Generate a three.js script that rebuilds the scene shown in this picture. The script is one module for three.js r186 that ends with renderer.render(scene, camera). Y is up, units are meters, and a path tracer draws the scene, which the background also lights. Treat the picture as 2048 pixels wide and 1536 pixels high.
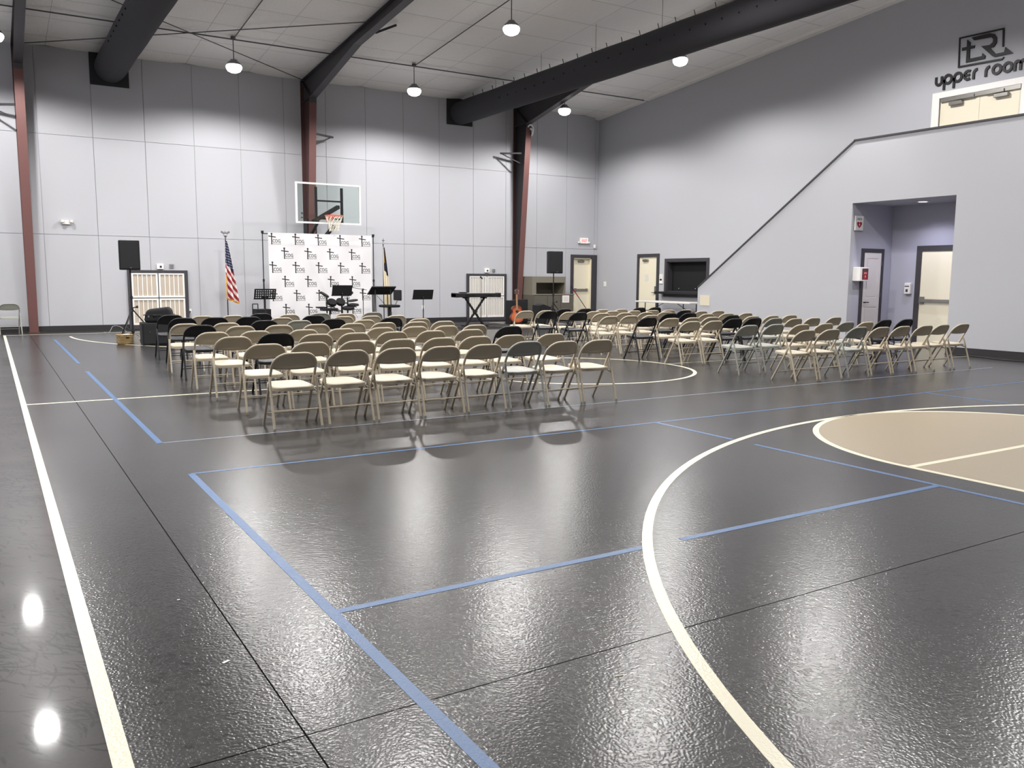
import * as THREE from 'three';
import { RoundedBoxGeometry } from 'three/addons/geometries/RoundedBoxGeometry.js';
import { mergeGeometries } from 'three/addons/utils/BufferGeometryUtils.js';

// ---------------------------------------------------------------- camera, light, exposure
const scene = new THREE.Scene();
const renderer = new THREE.WebGLRenderer({ antialias: true });
renderer.toneMapping = THREE.LinearToneMapping;
renderer.toneMappingExposure = 1.0;
renderer.shadowMap.enabled = true;
scene.background = new THREE.Color(0x000000);

const EYE = 1.45, FPX = 1688.85, YAW = 0.552887, PITCH = 0.12606, ROLL = 0.006345;
const camera = new THREE.PerspectiveCamera(2 * Math.atan(768 / FPX) * 180 / Math.PI, 2048 / 1536, 0.05, 120);
camera.position.set(0, EYE, 0);
camera.rotation.order = 'YXZ';
camera.rotation.set(-PITCH, -YAW, ROLL);
camera.updateMatrixWorld();

const LAMP_CD = 68;                 // candela of each high bay lamp
const LAMP_COLOR = 0xfffcfa;
const LAMP_X = [-4.4, 0.42, 5.4, 10.2, 15.2], LAMP_Z = [-21.7, -16.65, -11.6, -6.55];

// ---------------------------------------------------------------- the room in metres
const ZB = -24.25, ZN = 2.53, XR = 18.48, XL = -6.3, ZRIDGE = -10.86, EAVE = 6.96, SLOPE = 0.0855;
const XS = 15.95;                   // face of the wall that encloses the staircase
const roofY = (z) => EAVE + SLOPE * (z < ZRIDGE ? z - ZB : 2 * ZRIDGE - z - ZB);

// a photo pixel gives a direction; the distance comes from the plane it lies on
const rayOf = (u, v) => new THREE.Vector3((u - 1024) / FPX, -(v - 768) / FPX, -1).applyQuaternion(camera.quaternion);
const onZ = (u, v, z) => { const d = rayOf(u, v); return d.multiplyScalar(z / d.z).add(camera.position); };
const onX = (u, v, x) => { const d = rayOf(u, v); return d.multiplyScalar(x / d.x).add(camera.position); };
const onY = (u, v, y) => { const d = rayOf(u, v); return d.multiplyScalar((y - EYE) / d.y).add(camera.position); };

// ---------------------------------------------------------------- helpers
let seed = 7;
const rnd = () => { seed = (seed * 1664525 + 1013904223) >>> 0; return seed / 4294967296; };
const V = (x, y, z) => new THREE.Vector3(x, y, z);
const used = {};
const numbered = (n) => { const k = used[n] = (used[n] ?? -1) + 1; return k ? n + '_' + String(k).padStart(3, '0') : n; };
const clean = (g) => {
  g = g.index ? g.toNonIndexed() : g;
  for (const k of Object.keys(g.attributes)) if (!['position', 'normal', 'uv'].includes(k)) g.deleteAttribute(k);
  if (!g.attributes.normal) g.computeVertexNormals();
  if (!g.attributes.uv) g.setAttribute('uv', new THREE.BufferAttribute(new Float32Array(g.attributes.position.count * 2), 2));
  return g;
};
const join = (...l) => { l = l.flat().filter(Boolean).map(clean); return l.length === 1 ? l[0] : mergeGeometries(l); };
const box = (w, h, d, x = 0, y = 0, z = 0, r = 0) => (r ? new RoundedBoxGeometry(w, h, d, 1, r) : new THREE.BoxGeometry(w, h, d)).translate(x, y, z);
const span = (x0, x1, y0, y1, z0, z1, r = 0) => box(x1 - x0, y1 - y0, z1 - z0, (x0 + x1) / 2, (y0 + y1) / 2, (z0 + z1) / 2, r);
const UP = V(0, 1, 0);
const rod = (a, b, r, seg = 8, r2 = r) => {
  const d = b.clone().sub(a), g = new THREE.CylinderGeometry(r2, r, d.length(), seg);
  g.applyQuaternion(new THREE.Quaternion().setFromUnitVectors(UP, d.normalize()));
  return g.translate((a.x + b.x) / 2, (a.y + b.y) / 2, (a.z + b.z) / 2);
};
const bar = (a, b, w, h) => {   // a bar of rectangular section
  const d = b.clone().sub(a), L = d.length(), g = new THREE.BoxGeometry(w, h, L);
  const m = new THREE.Matrix4().lookAt(a, b, Math.abs(d.y / L) > 0.99 ? V(0, 0, 1) : UP);
  g.applyMatrix4(m);
  return g.translate((a.x + b.x) / 2, (a.y + b.y) / 2, (a.z + b.z) / 2);
};
const cable = (pts, r, n = 24, rad = 6, closed = false) => new THREE.TubeGeometry(new THREE.CatmullRomCurve3(pts, closed, 'centripetal'), n, r, rad, closed);
const cyl = (r0, r1, h, x = 0, y = 0, z = 0, seg = 20) => new THREE.CylinderGeometry(r1, r0, h, seg).translate(x, y, z);
const lathe = (pts, seg = 24) => new THREE.LatheGeometry(pts.map((p) => new THREE.Vector2(p[0], p[1])), seg);
const worldUV = (g) => {
  g = clean(g);
  const p = g.attributes.position, n = g.attributes.normal, uv = g.attributes.uv;
  for (let i = 0; i < p.count; i++) {
    const ax = Math.abs(n.getX(i)), ay = Math.abs(n.getY(i)), az = Math.abs(n.getZ(i));
    if (ay >= ax && ay >= az) uv.setXY(i, p.getX(i), p.getZ(i));
    else if (ax >= az) uv.setXY(i, p.getZ(i), p.getY(i));
    else uv.setXY(i, p.getX(i), p.getY(i));
  }
  return g;
};
const poly = (pts) => { const s = new THREE.Shape(); pts.forEach((p, i) => i ? s.lineTo(p[0], p[1]) : s.moveTo(p[0], p[1])); s.closePath(); return s; };
const hole = (s, pts) => { const h = new THREE.Path(); pts.forEach((p, i) => i ? h.lineTo(p[0], p[1]) : h.moveTo(p[0], p[1])); h.closePath(); s.holes.push(h); return s; };
const rect = (a, b, c, d) => [[a, c], [b, c], [b, d], [a, d]];
const slabXY = (s, z0, z1) => clean(new THREE.ExtrudeGeometry(s, { depth: z1 - z0, bevelEnabled: false, curveSegments: 48 })).translate(0, 0, z0);
const slabZY = (s, x0, x1) => {      // shape in (z, y), thickness along x
  const g = clean(new THREE.ExtrudeGeometry(s, { depth: x1 - x0, bevelEnabled: false, curveSegments: 24 }));
  const p = g.attributes.position;
  for (let i = 0; i < p.count; i++) p.setXYZ(i, x0 + p.getZ(i), p.getY(i), p.getX(i));
  for (let i = 0; i < p.count; i += 3) {
    const b = [p.getX(i + 1), p.getY(i + 1), p.getZ(i + 1)];
    p.setXYZ(i + 1, p.getX(i + 2), p.getY(i + 2), p.getZ(i + 2)); p.setXYZ(i + 2, ...b);
  }
  g.computeVertexNormals();
  return g;
};
const slabXZ = (s, y0, y1) => {      // shape in (x, z), thickness along y
  const g = clean(new THREE.ExtrudeGeometry(s, { depth: y1 - y0, bevelEnabled: false, curveSegments: 64 }));
  const p = g.attributes.position;
  for (let i = 0; i < p.count; i++) p.setXYZ(i, p.getX(i), y0 + p.getZ(i), p.getY(i));
  for (let i = 0; i < p.count; i += 3) {
    const b = [p.getX(i + 1), p.getY(i + 1), p.getZ(i + 1)];
    p.setXYZ(i + 1, p.getX(i + 2), p.getY(i + 2), p.getZ(i + 2)); p.setXYZ(i + 2, ...b);
  }
  g.computeVertexNormals();
  return worldUV(g);
};
function mesh(name, geo, mat, parent, label) {
  const m = new THREE.Mesh(Array.isArray(geo) ? join(geo) : clean(geo), mat);
  m.name = parent ? name : numbered(name); m.castShadow = m.receiveShadow = true;
  if (label) m.userData.label = label;
  (parent || scene).add(m);
  return m;
}
function thing(name, label, category, [x, y, z] = [0, 0, 0], turn = 0, group) {
  const o = new THREE.Group(); o.name = numbered(name); o.position.set(x, y, z); o.rotation.y = turn;
  o.userData = { label, category }; if (group) o.userData.group = group;
  scene.add(o); return o;
}
function tag(o, label, category, group) { o.userData.label = label; o.userData.category = category; if (group) o.userData.group = group; return o; }
function struct(name, label, category) {
  const o = new THREE.Group(); o.name = name; o.userData = { label, category, kind: 'structure' }; scene.add(o); return o;
}
function copy(o, label) {
  const c = o.clone(); c.name = numbered(o.name.replace(/_\d{3}$/, '')); c.userData = { ...o.userData }; if (label) c.userData.label = label;
  scene.add(c); return c;
}

// ---------------------------------------------------------------- textures
function noiseField(n, cells, s) {   // periodic value noise, n x n
  const lat = new Float32Array(cells * cells); let q = s * 9301 + 49297;
  for (let i = 0; i < lat.length; i++) { q = (q * 1664525 + 1013904223) >>> 0; lat[i] = q / 4294967296; }
  return (x, y) => {
    const fx = x * cells / n, fy = y * cells / n, ix = Math.floor(fx), iy = Math.floor(fy);
    let tx = fx - ix, ty = fy - iy; tx = tx * tx * (3 - 2 * tx); ty = ty * ty * (3 - 2 * ty);
    const w = (k) => ((k % cells) + cells) % cells, a = w(ix), b = w(ix + 1), c = w(iy) * cells, d = w(iy + 1) * cells;
    return (lat[c + a] * (1 - tx) + lat[c + b] * tx) * (1 - ty) + (lat[d + a] * (1 - tx) + lat[d + b] * tx) * ty;
  };
}
function dataTex(n, fn, metres, srgb) {
  const d = new Uint8Array(n * n * 4);
  for (let y = 0; y < n; y++) for (let x = 0; x < n; x++) {
    const c = fn(x, y), i = (y * n + x) * 4;
    for (let k = 0; k < 3; k++) d[i + k] = Math.max(0, Math.min(255, Math.round(Array.isArray(c) ? c[k] : c)));
    d[i + 3] = 255;
  }
  const t = new THREE.DataTexture(d, n, n, THREE.RGBAFormat);
  t.wrapS = t.wrapT = THREE.RepeatWrapping; t.magFilter = THREE.LinearFilter; t.minFilter = THREE.LinearMipmapLinearFilter; t.generateMipmaps = true;
  t.repeat.set(1 / metres, 1 / metres);
  if (srgb) t.colorSpace = THREE.SRGBColorSpace;
  t.needsUpdate = true; return t;
}
function canvasTex(w, h, draw) {
  const c = document.createElement('canvas'); c.width = w; c.height = h; draw(c.getContext('2d'), w, h);
  const t = new THREE.CanvasTexture(c); t.colorSpace = THREE.SRGBColorSpace; return t;
}
// worn black-stained concrete: mottling, dark scuffs in patches
const N = 1024;
const n4 = noiseField(N, 5, 1), n9 = noiseField(N, 13, 2), n30 = noiseField(N, 40, 3), n90 = noiseField(N, 120, 4), n200 = noiseField(N, 300, 5);
function scuffs(clusters, each, len, angle, spread, radius, pick) {   // short dark marks in clusters, tiling
  const d = new Float32Array(N * N); let q = clusters * 77 + each;
  const R = () => { q = (q * 1664525 + 1013904223) >>> 0; return q / 4294967296; };
  for (let c = 0; c < clusters; c++) {
    const cx = R() * N, cy = R() * N, rad = radius * (0.4 + R()), k = each * (0.3 + 1.4 * R());
    for (let i = 0; i < k; i++) {
      let x = cx + (R() + R() - 1) * rad, y = cy + (R() + R() - 1) * rad, a = angle + (R() + R() - 1) * spread;
      const L = len * (0.25 + 1.2 * R() * R()), w = 0.6 + 1.5 * R() * R(), v = 0.25 + 0.7 * R(), bend = (R() - 0.5) * 0.05;
      for (let t = 0; t < L; t++) {
        x += Math.cos(a); y += Math.sin(a); a += bend;
        const ww = w * Math.sin(Math.PI * (t + 0.5) / L) + 0.3, e = Math.ceil(ww);
        for (let dx = -e; dx <= e; dx++) for (let dy = -e; dy <= e; dy++) {
          if (dx * dx + dy * dy > ww * ww) continue;
          const X = ((Math.round(x) + dx) % N + N) % N, Y = ((Math.round(y) + dy) % N + N) % N;
          d[Y * N + X] = Math.max(d[Y * N + X], v);
        }
      }
    }
  }
  return d;
}
const marksA = scuffs(46, 55, 16, 0.35, 0.9, 90), marksB = scuffs(75, 55, 52, 0.95, 0.7, 120);
const floorMap = dataTex(N, (x, y) => {
  const m = 0.5 * n4(x, y) + 0.3 * n9(x, y) + 0.2 * n30(x, y);
  const v = (42 + 22 * m + 8 * n200(x, y)) * (1 - 0.6 * marksA[y * N + x]);
  return [v * 1.0, v * 0.985, v * 0.985];
}, 5.5, true);
const floorBump = dataTex(N, (x, y) => 255 * (0.68 * n200(x, y) + 0.26 * n90(x, y) + 0.06 * n30(x, y)), 1.9);
const edgeMap = dataTex(N, (x, y) => {    // margin outside the sideline, streaked with dark trowel marks
  const v = (46 + 14 * n9(x, y) + 5 * n200(x, y)) * (1 - 0.85 * marksB[y * N + x]);
  return [v, v * 0.94, v * 0.94];
}, 3.2, true);
const edgeBump = dataTex(512, (x, y) => 255 * (0.3 * n200(2 * x, 2 * y) + 0.7 * n30(2 * x, 2 * y)), 2.6);
const wallBump = dataTex(512, (x, y) => 255 * (0.6 * n200(2 * x, 2 * y) + 0.4 * n90(2 * x, 2 * y)), 1.2);
const vinylBump = dataTex(512, (x, y) => 255 * (0.6 * n9(2 * x, 2 * y) + 0.4 * n30(2 * x, 2 * y)), 2.2);

// ---------------------------------------------------------------- materials
const M = {};
const std = (color, roughness = 0.6, extra = {}) => new THREE.MeshStandardMaterial({ color, roughness, ...extra });
M.floor = new THREE.MeshPhysicalMaterial({ color: 0xffffff, map: floorMap, roughness: 0.23, specularIntensity: 0.8, bumpMap: floorBump, bumpScale: 0.0009 });
M.edge = new THREE.MeshPhysicalMaterial({ color: 0xffffff, map: edgeMap, roughness: 0.3, specularIntensity: 0.12, bumpMap: edgeBump, bumpScale: 0.0003, clearcoat: 0.22, clearcoatRoughness: 0.06 });
M.groove = std(0x0d0d0d, 0.9);
M.whiteLine = std(0xf0ead0, 0.32, { bumpMap: floorBump, bumpScale: 0.001 });
M.paleLine = std(0x8c93a3, 0.4);
M.blueLine = std(0x456a98, 0.36, { bumpMap: floorBump, bumpScale: 0.0015 });
M.keyPaint = std(0xa89a82, 0.3, { bumpMap: floorBump, bumpScale: 0.001 });
M.wall = std(0xb6b7bc, 0.85, { bumpMap: wallBump, bumpScale: 0.0006 });
M.recess = std(0xb2b2be, 0.85, { bumpMap: wallBump, bumpScale: 0.0006 });
M.joint = std(0xa2a2a6, 0.9);
M.ceil = std(0xf3f1ee, 0.7, { bumpMap: vinylBump, bumpScale: 0.012 });
M.ceilJoint = std(0xaaa8a6, 0.9);
M.base = std(0x2b2a2b, 0.45);
M.trim = std(0x3b393d, 0.5);
M.steelDark = std(0x3d3b3f, 0.55);
M.steelRed = std(0x684542, 0.6);
M.steelRedDark = std(0x4c3130, 0.6);
M.steelBlack = std(0x2a272a, 0.6);
M.conduit = std(0x5c5a5a, 0.5, { metalness: 0.3 });
M.duct = std(0x38373c, 0.9);
M.ductPlate = std(0x2a2a2e, 0.8);
M.lens = new THREE.MeshStandardMaterial({ color: 0xffffff, roughness: 0.4, emissive: LAMP_COLOR, emissiveIntensity: 7 });
M.housing = std(0x77777a, 0.45, { metalness: 0.4 });
M.cream = std(0xece4cc, 0.45);
M.doorWhite = std(0xe6e0dc, 0.45);
M.white = std(0xeeece8, 0.5);
M.offWhite = std(0xdcdad4, 0.55);
M.black = std(0x141416, 0.55);
M.blackSoft = std(0x1b1b1e, 0.9);
M.blackGloss = std(0x101012, 0.25);
M.grille = std(0x1d1d20, 0.7, { metalness: 0.2 });
M.chrome = std(0xb9b9bc, 0.25, { metalness: 0.9 });
M.steel = std(0x8d8b86, 0.4, { metalness: 0.7 });
M.brass = std(0xc9a24a, 0.3, { metalness: 0.8 });
M.orange = std(0xd9573c, 0.45);
M.net = std(0xe8e2d2, 0.9);
M.red = std(0xb3262c, 0.5);
M.gray = std(0x8b8b8c, 0.6);
M.taupe = std(0x5e5a51, 0.6);
M.taupeLight = std(0x7a7569, 0.55);
M.beigePlate = std(0xd8cfb8, 0.55);
M.tan = std(0x9a8258, 0.8);
M.rug = std(0x2c2729, 0.95);
M.beige = std(0xbdb29d, 0.42);
M.chairGrey = std(0x9b9c94, 0.42);
M.chairBlack = std(0x17171b, 0.45);
M.rubber = std(0x2c2b2a, 0.8);
M.rubberGrey = std(0x8d8a80, 0.7);
M.padRubber = std(0x0a0a0b, 0.95);
M.dark = std(0x08080a, 0.8);
M.filter = std(0xb9b4ac, 0.9);
M.filterWarm = std(0xc2b6a6, 0.9);
M.gold = std(0xd9a441, 0.8);
M.glass = new THREE.MeshPhysicalMaterial({ color: 0xf3f8f6, roughness: 0.02, transmission: 1, thickness: 0, ior: 1.5 });

// ---------------------------------------------------------------- floor: slabs parted by saw cuts, and the painted court
const SIDE = 0.255, CUT = 0.774, CX = 7.86, MID = -10.86, NEARC = 0.546, LW = 0.056;
{
  const f = struct('floor', 'dark stained concrete gym floor with painted court lines', 'floor');
  mesh('groove_bed', span(XL, XR, -0.2, -0.012, ZB, ZN), M.groove, f);
  const g = 0.003, zc = [ZB, -13.05, -2.488, ZN];
  for (let i = 0; i < 3; i++) {
    mesh('slab', worldUV(span(CUT + g, XR, -0.012, 0, zc[i] + g, zc[i + 1] - g)), M.floor, f);
    mesh('slab', worldUV(span(SIDE, CUT - g, -0.012, 0, zc[i] + g, zc[i + 1] - g)), M.floor, f);
    mesh('margin_slab', worldUV(span(XL, SIDE - 0.001, -0.012, 0, zc[i] + g, zc[i + 1] - g)), M.edge, f, 'smoother brownish black floor outside the sideline');
  }
  const T = 0.0012;
  const line = (name, x0, x1, z0, z1, mat, t = T) => mesh(name, worldUV(span(x0, x1, 0.0001, t, z0, z1)), mat, f);
  const arcShape = (cx, cz, r, a0, a1, w = LW, n = 96) => {
    const p = []; for (let i = 0; i <= n; i++) { const a = a0 + (a1 - a0) * i / n; p.push([cx + (r + w / 2) * Math.cos(a), cz + (r + w / 2) * Math.sin(a)]); }
    for (let i = n; i >= 0; i--) { const a = a0 + (a1 - a0) * i / n; p.push([cx + (r - w / 2) * Math.cos(a), cz + (r - w / 2) * Math.sin(a)]); }
    return poly(p);
  };
  const arc = (name, ...a) => mesh(name, slabXZ(arcShape(...a), 0.0001, T + 0.0004), M.whiteLine, f);
  line('sideline', SIDE - LW / 2, SIDE + LW / 2, -23.3, ZN - 0.2, M.whiteLine);
  line('baseline', SIDE - LW / 2, 15.46, -23.33, -23.28, M.whiteLine);
  line('half_court_line', SIDE + LW / 2, CX - 1.88, MID - LW / 2 + 0.08, MID + LW / 2 + 0.08, M.whiteLine);
  line('half_court_line', CX + 1.88, 15.46, MID - LW / 2 + 0.08, MID + LW / 2 + 0.08, M.whiteLine);
  arc('centre_circle', CX, MID, 1.885, 0, Math.PI * 2);
  const R3 = 6.235;
  arc('three_point_arc', CX - 0.06, NEARC, R3, Math.PI, Math.PI * 2, LW * 1.05);
  arc('three_point_arc', CX - 0.06, 2 * MID - NEARC, R3, 0, Math.PI);
  // key: tan paint with a round top and a white outline, free throw line across it
  const KZ = -3.86, KR = 1.835, key = new THREE.Shape();
  key.moveTo(CX - KR, ZN - 0.3); key.lineTo(CX - KR, KZ); key.absarc(CX, KZ, KR, Math.PI, Math.PI * 2, false); key.lineTo(CX + KR, ZN - 0.3); key.closePath();
  mesh('key_paint', slabXZ(key, 0.0001, 0.0009), M.keyPaint, f, 'tan painted free throw lane');
  arc('key_circle', CX, KZ, KR, Math.PI, Math.PI * 2);
  for (const s of [-1, 1]) line('lane_line', CX + s * KR - LW / 2, CX + s * KR + LW / 2, KZ, ZN - 0.3, M.whiteLine, T + 0.0003);
  line('free_throw_line', CX - KR, CX + KR, KZ - LW / 2, KZ + LW / 2, M.whiteLine, T + 0.0002);
  // blue volleyball and pickleball lines
  const b = 0.05, BX = 1.185;
  line('blue_line', BX - b / 2, BX + b / 2, -6.4, 1.2, M.blueLine);
  line('blue_line', BX - b / 2, BX + b / 2, -14.1, -7.72, M.blueLine);
  line('blue_line', BX - b / 2, BX + b / 2, -21.3, -15.4, M.blueLine);
  line('blue_line', BX, 14.2, -6.42, -6.385, M.blueLine);
  line('faded_blue_line', BX, 14.2, -7.745, -7.723, M.paleLine);
  line('blue_line', BX + b / 2, 2.985, -3.418, -3.37, M.blueLine);
  line('blue_line', 3.21, 5.68, -3.418, -3.37, M.blueLine);
  line('blue_line', 5.64, 5.685, -6.4, -5.36, M.blueLine);
  line('blue_line', 5.64, 5.685, -5.1, 0.6, M.blueLine);
  line('blue_line', 10.2, 10.245, -6.4, -5.2, M.blueLine);
}

// ---------------------------------------------------------------- walls
{
  const w = struct('wall_back', 'light grey back wall of tall painted panels', 'wall');
  const notch = poly([[XL, 0], [17.45, 0], [17.45, 2.13], [18.24, 2.13], [18.24, 0], [XR + 0.2, 0], [XR + 0.2, EAVE + 0.15], [XL, EAVE + 0.15]]);
  mesh('backing', worldUV(slabXY(notch, ZB - 0.25, ZB - 0.012)), M.joint, w);
  const gap = 0.006, rows = [0, 2.436, 4.874, EAVE];
  for (let k = -7; k < 15; k++) {
    const x0 = Math.max(XL, 1.258 + 1.22 * k) + gap, x1 = Math.min(XR, 1.258 + 1.22 * (k + 1)) - gap;
    if (x1 - x0 < 0.05) continue;
    for (let r = 0; r < 3; r++) {
      const y0 = rows[r] + (r ? gap : 0), y1 = rows[r + 1] - (r < 2 ? gap : 0);
      if (r === 0 && x1 > 17.45) {
        const pieces = [[x0, Math.min(x1, 17.45), y0, y1], [Math.max(x0, 17.45), Math.min(x1, 18.24), 2.13, y1], [Math.max(x0, 18.24), x1, y0, y1]].filter((p) => p[1] - p[0] > 0.01);
        mesh('panel', pieces.map((p) => worldUV(span(p[0], p[1], p[2], p[3], ZB - 0.012, ZB))), M.wall, w);
      } else mesh('panel', worldUV(span(x0, x1, y0, y1, ZB - 0.012, ZB)), M.wall, w);
    }
  }
  const bb = struct('baseboard_back', 'black vinyl baseboard along the back wall', 'baseboard');
  mesh('cove_base', [span(XL, 17.35, 0, 0.15, ZB, ZB + 0.012), span(XL, 17.35, 0, 0.018, ZB, ZB + 0.03)], M.base, bb);

  const wr = struct('wall_right', 'tall light grey gable wall behind the staircase', 'wall');
  const s = poly([[ZB - 0.25, 0], [ZN + 0.2, 0], [ZN + 0.2, EAVE + 0.2], [ZRIDGE, roofY(ZRIDGE) + 0.2], [ZB - 0.25, EAVE + 0.2]]);
  hole(s, rect(-21.96, -21.03, 0.01, 2.15)); hole(s, rect(-20.56, -18.8, 1.02, 1.96)); hole(s, rect(-11.69, -9.9, 3.25, 5.49));
  mesh('wall_board', worldUV(slabZY(s, XR, XR + 0.25)), M.wall, wr);
  const fas = trimStrip();
  function trimStrip() {
    const o = struct('trim_1', 'pale insulation edge strip along the top of the gable wall', 'trim');
    mesh('strip', bar(V(XR - 0.09, EAVE - 0.03, ZB), V(XR - 0.09, roofY(ZRIDGE) - 0.03, ZRIDGE), 0.18, 0.1), M.ceil, o);
    mesh('strip', bar(V(XR - 0.09, roofY(ZRIDGE) - 0.03, ZRIDGE), V(XR - 0.09, EAVE - 0.03, ZN), 0.18, 0.1), M.ceil, o);
    return o;
  }
  const wl = struct('wall_left', 'light grey gable wall on the open side of the court', 'wall');
  mesh('wall_board', worldUV(slabZY(poly([[ZB - 0.25, 0], [ZN + 0.2, 0], [ZN + 0.2, EAVE + 0.2], [ZRIDGE, roofY(ZRIDGE) + 0.2], [ZB - 0.25, EAVE + 0.2]]), XL - 0.25, XL)), M.wall, wl);
  const wn = struct('wall_front', 'light grey long wall behind the photographer', 'wall');
  mesh('wall_board', worldUV(span(XL, XR, 0, EAVE + 0.1, ZN, ZN + 0.25)), M.wall, wn);

  // wall that encloses the staircase, sloping up to the landing guard, with an opening
  const ws = struct('wall_staircase', 'light grey staircase half wall that slopes up to a landing', 'wall');
  const OZ0 = -11.93, OZ1 = -9.62, OY = 3.07;
  const ss = poly([[-16.53, 0], [OZ0, 0], [OZ0, OY], [OZ1, OY], [OZ1, 0], [ZN, 0], [ZN, 4.37], [-11.95, 4.37], [-16.53, 1.2]]);
  mesh('wall_board', worldUV(slabZY(ss, XS, XS + 0.13)), M.wall, ws);
  mesh('cap', [bar(V(XS + 0.065, 1.215, -16.53), V(XS + 0.065, 4.39, -11.95), 0.17, 0.035), span(XS - 0.02, XS + 0.15, 4.372, 4.41, -11.97, ZN)], M.trim, ws, 'dark cap rail on the half wall');
  const wa = struct('wall_alcove', 'grey violet alcove walls under the landing', 'wall');
  mesh('side_board', worldUV(span(XS + 0.13, 17.4, 0, OY, OZ0 - 0.13, OZ0)), M.recess, wa);
  mesh('back_board', worldUV(span(17.4, 17.53, 0, OY, OZ0 - 0.13, OZ1 + 0.13)), M.recess, wa);
  mesh('side_board', worldUV(span(XS + 0.13, 17.4, 0, OY, OZ1, OZ1 + 0.13)), M.recess, wa);
  const la = struct('landing', 'grey landing slab above the alcove', 'landing');
  mesh('slab', worldUV(span(XS + 0.13, XR, OY, 3.25, -11.95, ZN)), M.recess, la);
  const st = struct('stairs', 'staircase steps rising behind the half wall', 'stairs');
  for (let i = 0; i < 16; i++) mesh('step', span(XS + 0.13, XR, i ? i * 0.191 - 0.03 : 0, (i + 1) * 0.191, -16.45 + i * 0.265, Math.min(-12.07, -16.45 + (i + 1) * 0.265 + 0.02)), M.taupe, st);
  const bs = struct('baseboard_staircase', 'black vinyl baseboard along the staircase wall', 'baseboard');
  mesh('cove_base', [span(XS - 0.012, XS, 0, 0.15, -16.53, OZ0), span(XS - 0.03, XS, 0, 0.018, -16.53, OZ0), span(XS - 0.012, XS, 0, 0.15, OZ1, ZN), span(XS - 0.03, XS, 0, 0.018, OZ1, ZN)], M.base, bs);
  const br = struct('baseboard_right', 'black vinyl baseboard along the gable wall', 'baseboard');
  mesh('cove_base', [span(XR - 0.012, XR, 0, 0.15, ZB, -22.1), span(XR - 0.012, XR, 0, 0.15, -20.9, -16.5)], M.base, br);
}

// ---------------------------------------------------------------- ceiling: faced insulation between purlins
{
  const c = struct('ceiling', 'pale quilted insulation ceiling sloping up from the back wall', 'ceiling');
  const slopeA = Math.atan(SLOPE);
  const deck = (x0, x1, z0, z1, name, mat, off, th) => {
    const g = worldUV(span(x0, x1, 0, th, z0, z1));
    const p = g.attributes.position;
    for (let i = 0; i < p.count; i++) p.setY(i, p.getY(i) + roofY(p.getZ(i)) + off);
    return mesh(name, g, mat, c);
  };
  deck(XL - 0.25, XR + 0.25, ZB - 0.25, ZRIDGE, 'deck', M.ceilJoint, 0.03, 0.2);
  deck(XL - 0.25, XR + 0.25, ZRIDGE, ZN + 0.25, 'deck', M.ceilJoint, 0.03, 0.2);
  const lips = (w, d, bulge) => {   // a quilted blanket: sags a little between its seams
    const n = 5, pos = [], uv = [];
    const P = (i, j) => { const u = i / n, v = j / n; return [u * w - w / 2, -bulge * Math.pow(Math.sin(Math.PI * u) * Math.sin(Math.PI * v), 0.6), v * d - d / 2]; };
    for (let i = 0; i < n; i++) for (let j = 0; j < n; j++) {
      const a = P(i, j), b = P(i + 1, j), q = P(i + 1, j + 1), e = P(i, j + 1);
      for (const t of [a, b, q, a, q, e]) { pos.push(...t); uv.push(t[0], t[2]); }
    }
    const g = new THREE.BufferGeometry();
    g.setAttribute('position', new THREE.Float32BufferAttribute(pos, 3)); g.setAttribute('uv', new THREE.Float32BufferAttribute(uv, 2));
    g.computeVertexNormals();
    const nn = g.attributes.normal, pp = g.attributes.position;   // smooth normals from the bulge
    for (let i = 0; i < pp.count; i++) {
      const u = pp.getX(i) / w + 0.5, v = pp.getZ(i) / d + 0.5, e = 0.02;
      const h = (a, b) => bulge * Math.pow(Math.max(1e-4, Math.sin(Math.PI * Math.min(1, Math.max(0, a))) * Math.sin(Math.PI * Math.min(1, Math.max(0, b)))), 0.6);
      const m = V((h(u + e, v) - h(u - e, v)) / (2 * e * w) * -1, -1, (h(u, v + e) - h(u, v - e)) / (2 * e * d) * -1).normalize();
      nn.setXYZ(i, m.x, m.y, m.z);
    }
    return g;
  };
  const PX = 1.63, PZ = 1.243, geos = [lips(PX - 0.008, PZ - 0.008, 0.035), lips(PX - 0.008, PZ - 0.008, 0.05), lips(PX - 0.008, PZ - 0.008, 0.025)];
  for (let i = -1; i < 12; i++) for (let j = 0; j < 11; j++) {
    const x = -0.1 + PX * (i + 0.5), z = -24.85 + PZ * (j + 0.5);
    if (z + PZ / 2 > ZRIDGE + 0.7 || x > XR + 0.5) continue;
    const m = mesh('blanket', geos[Math.floor(rnd() * 3)], M.ceil, c);
    m.position.set(x, roofY(Math.min(z, ZRIDGE - 0.01)) + 0.028, z); m.rotation.x = -slopeA;
  }
  deck(XL, -1.74, ZB, ZRIDGE, 'blanket_field', M.ceil, 0.0, 0.03);
  deck(XL, XR, ZRIDGE + 0.05, ZN, 'blanket_field', M.ceil, 0.0, 0.03);
}

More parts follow.
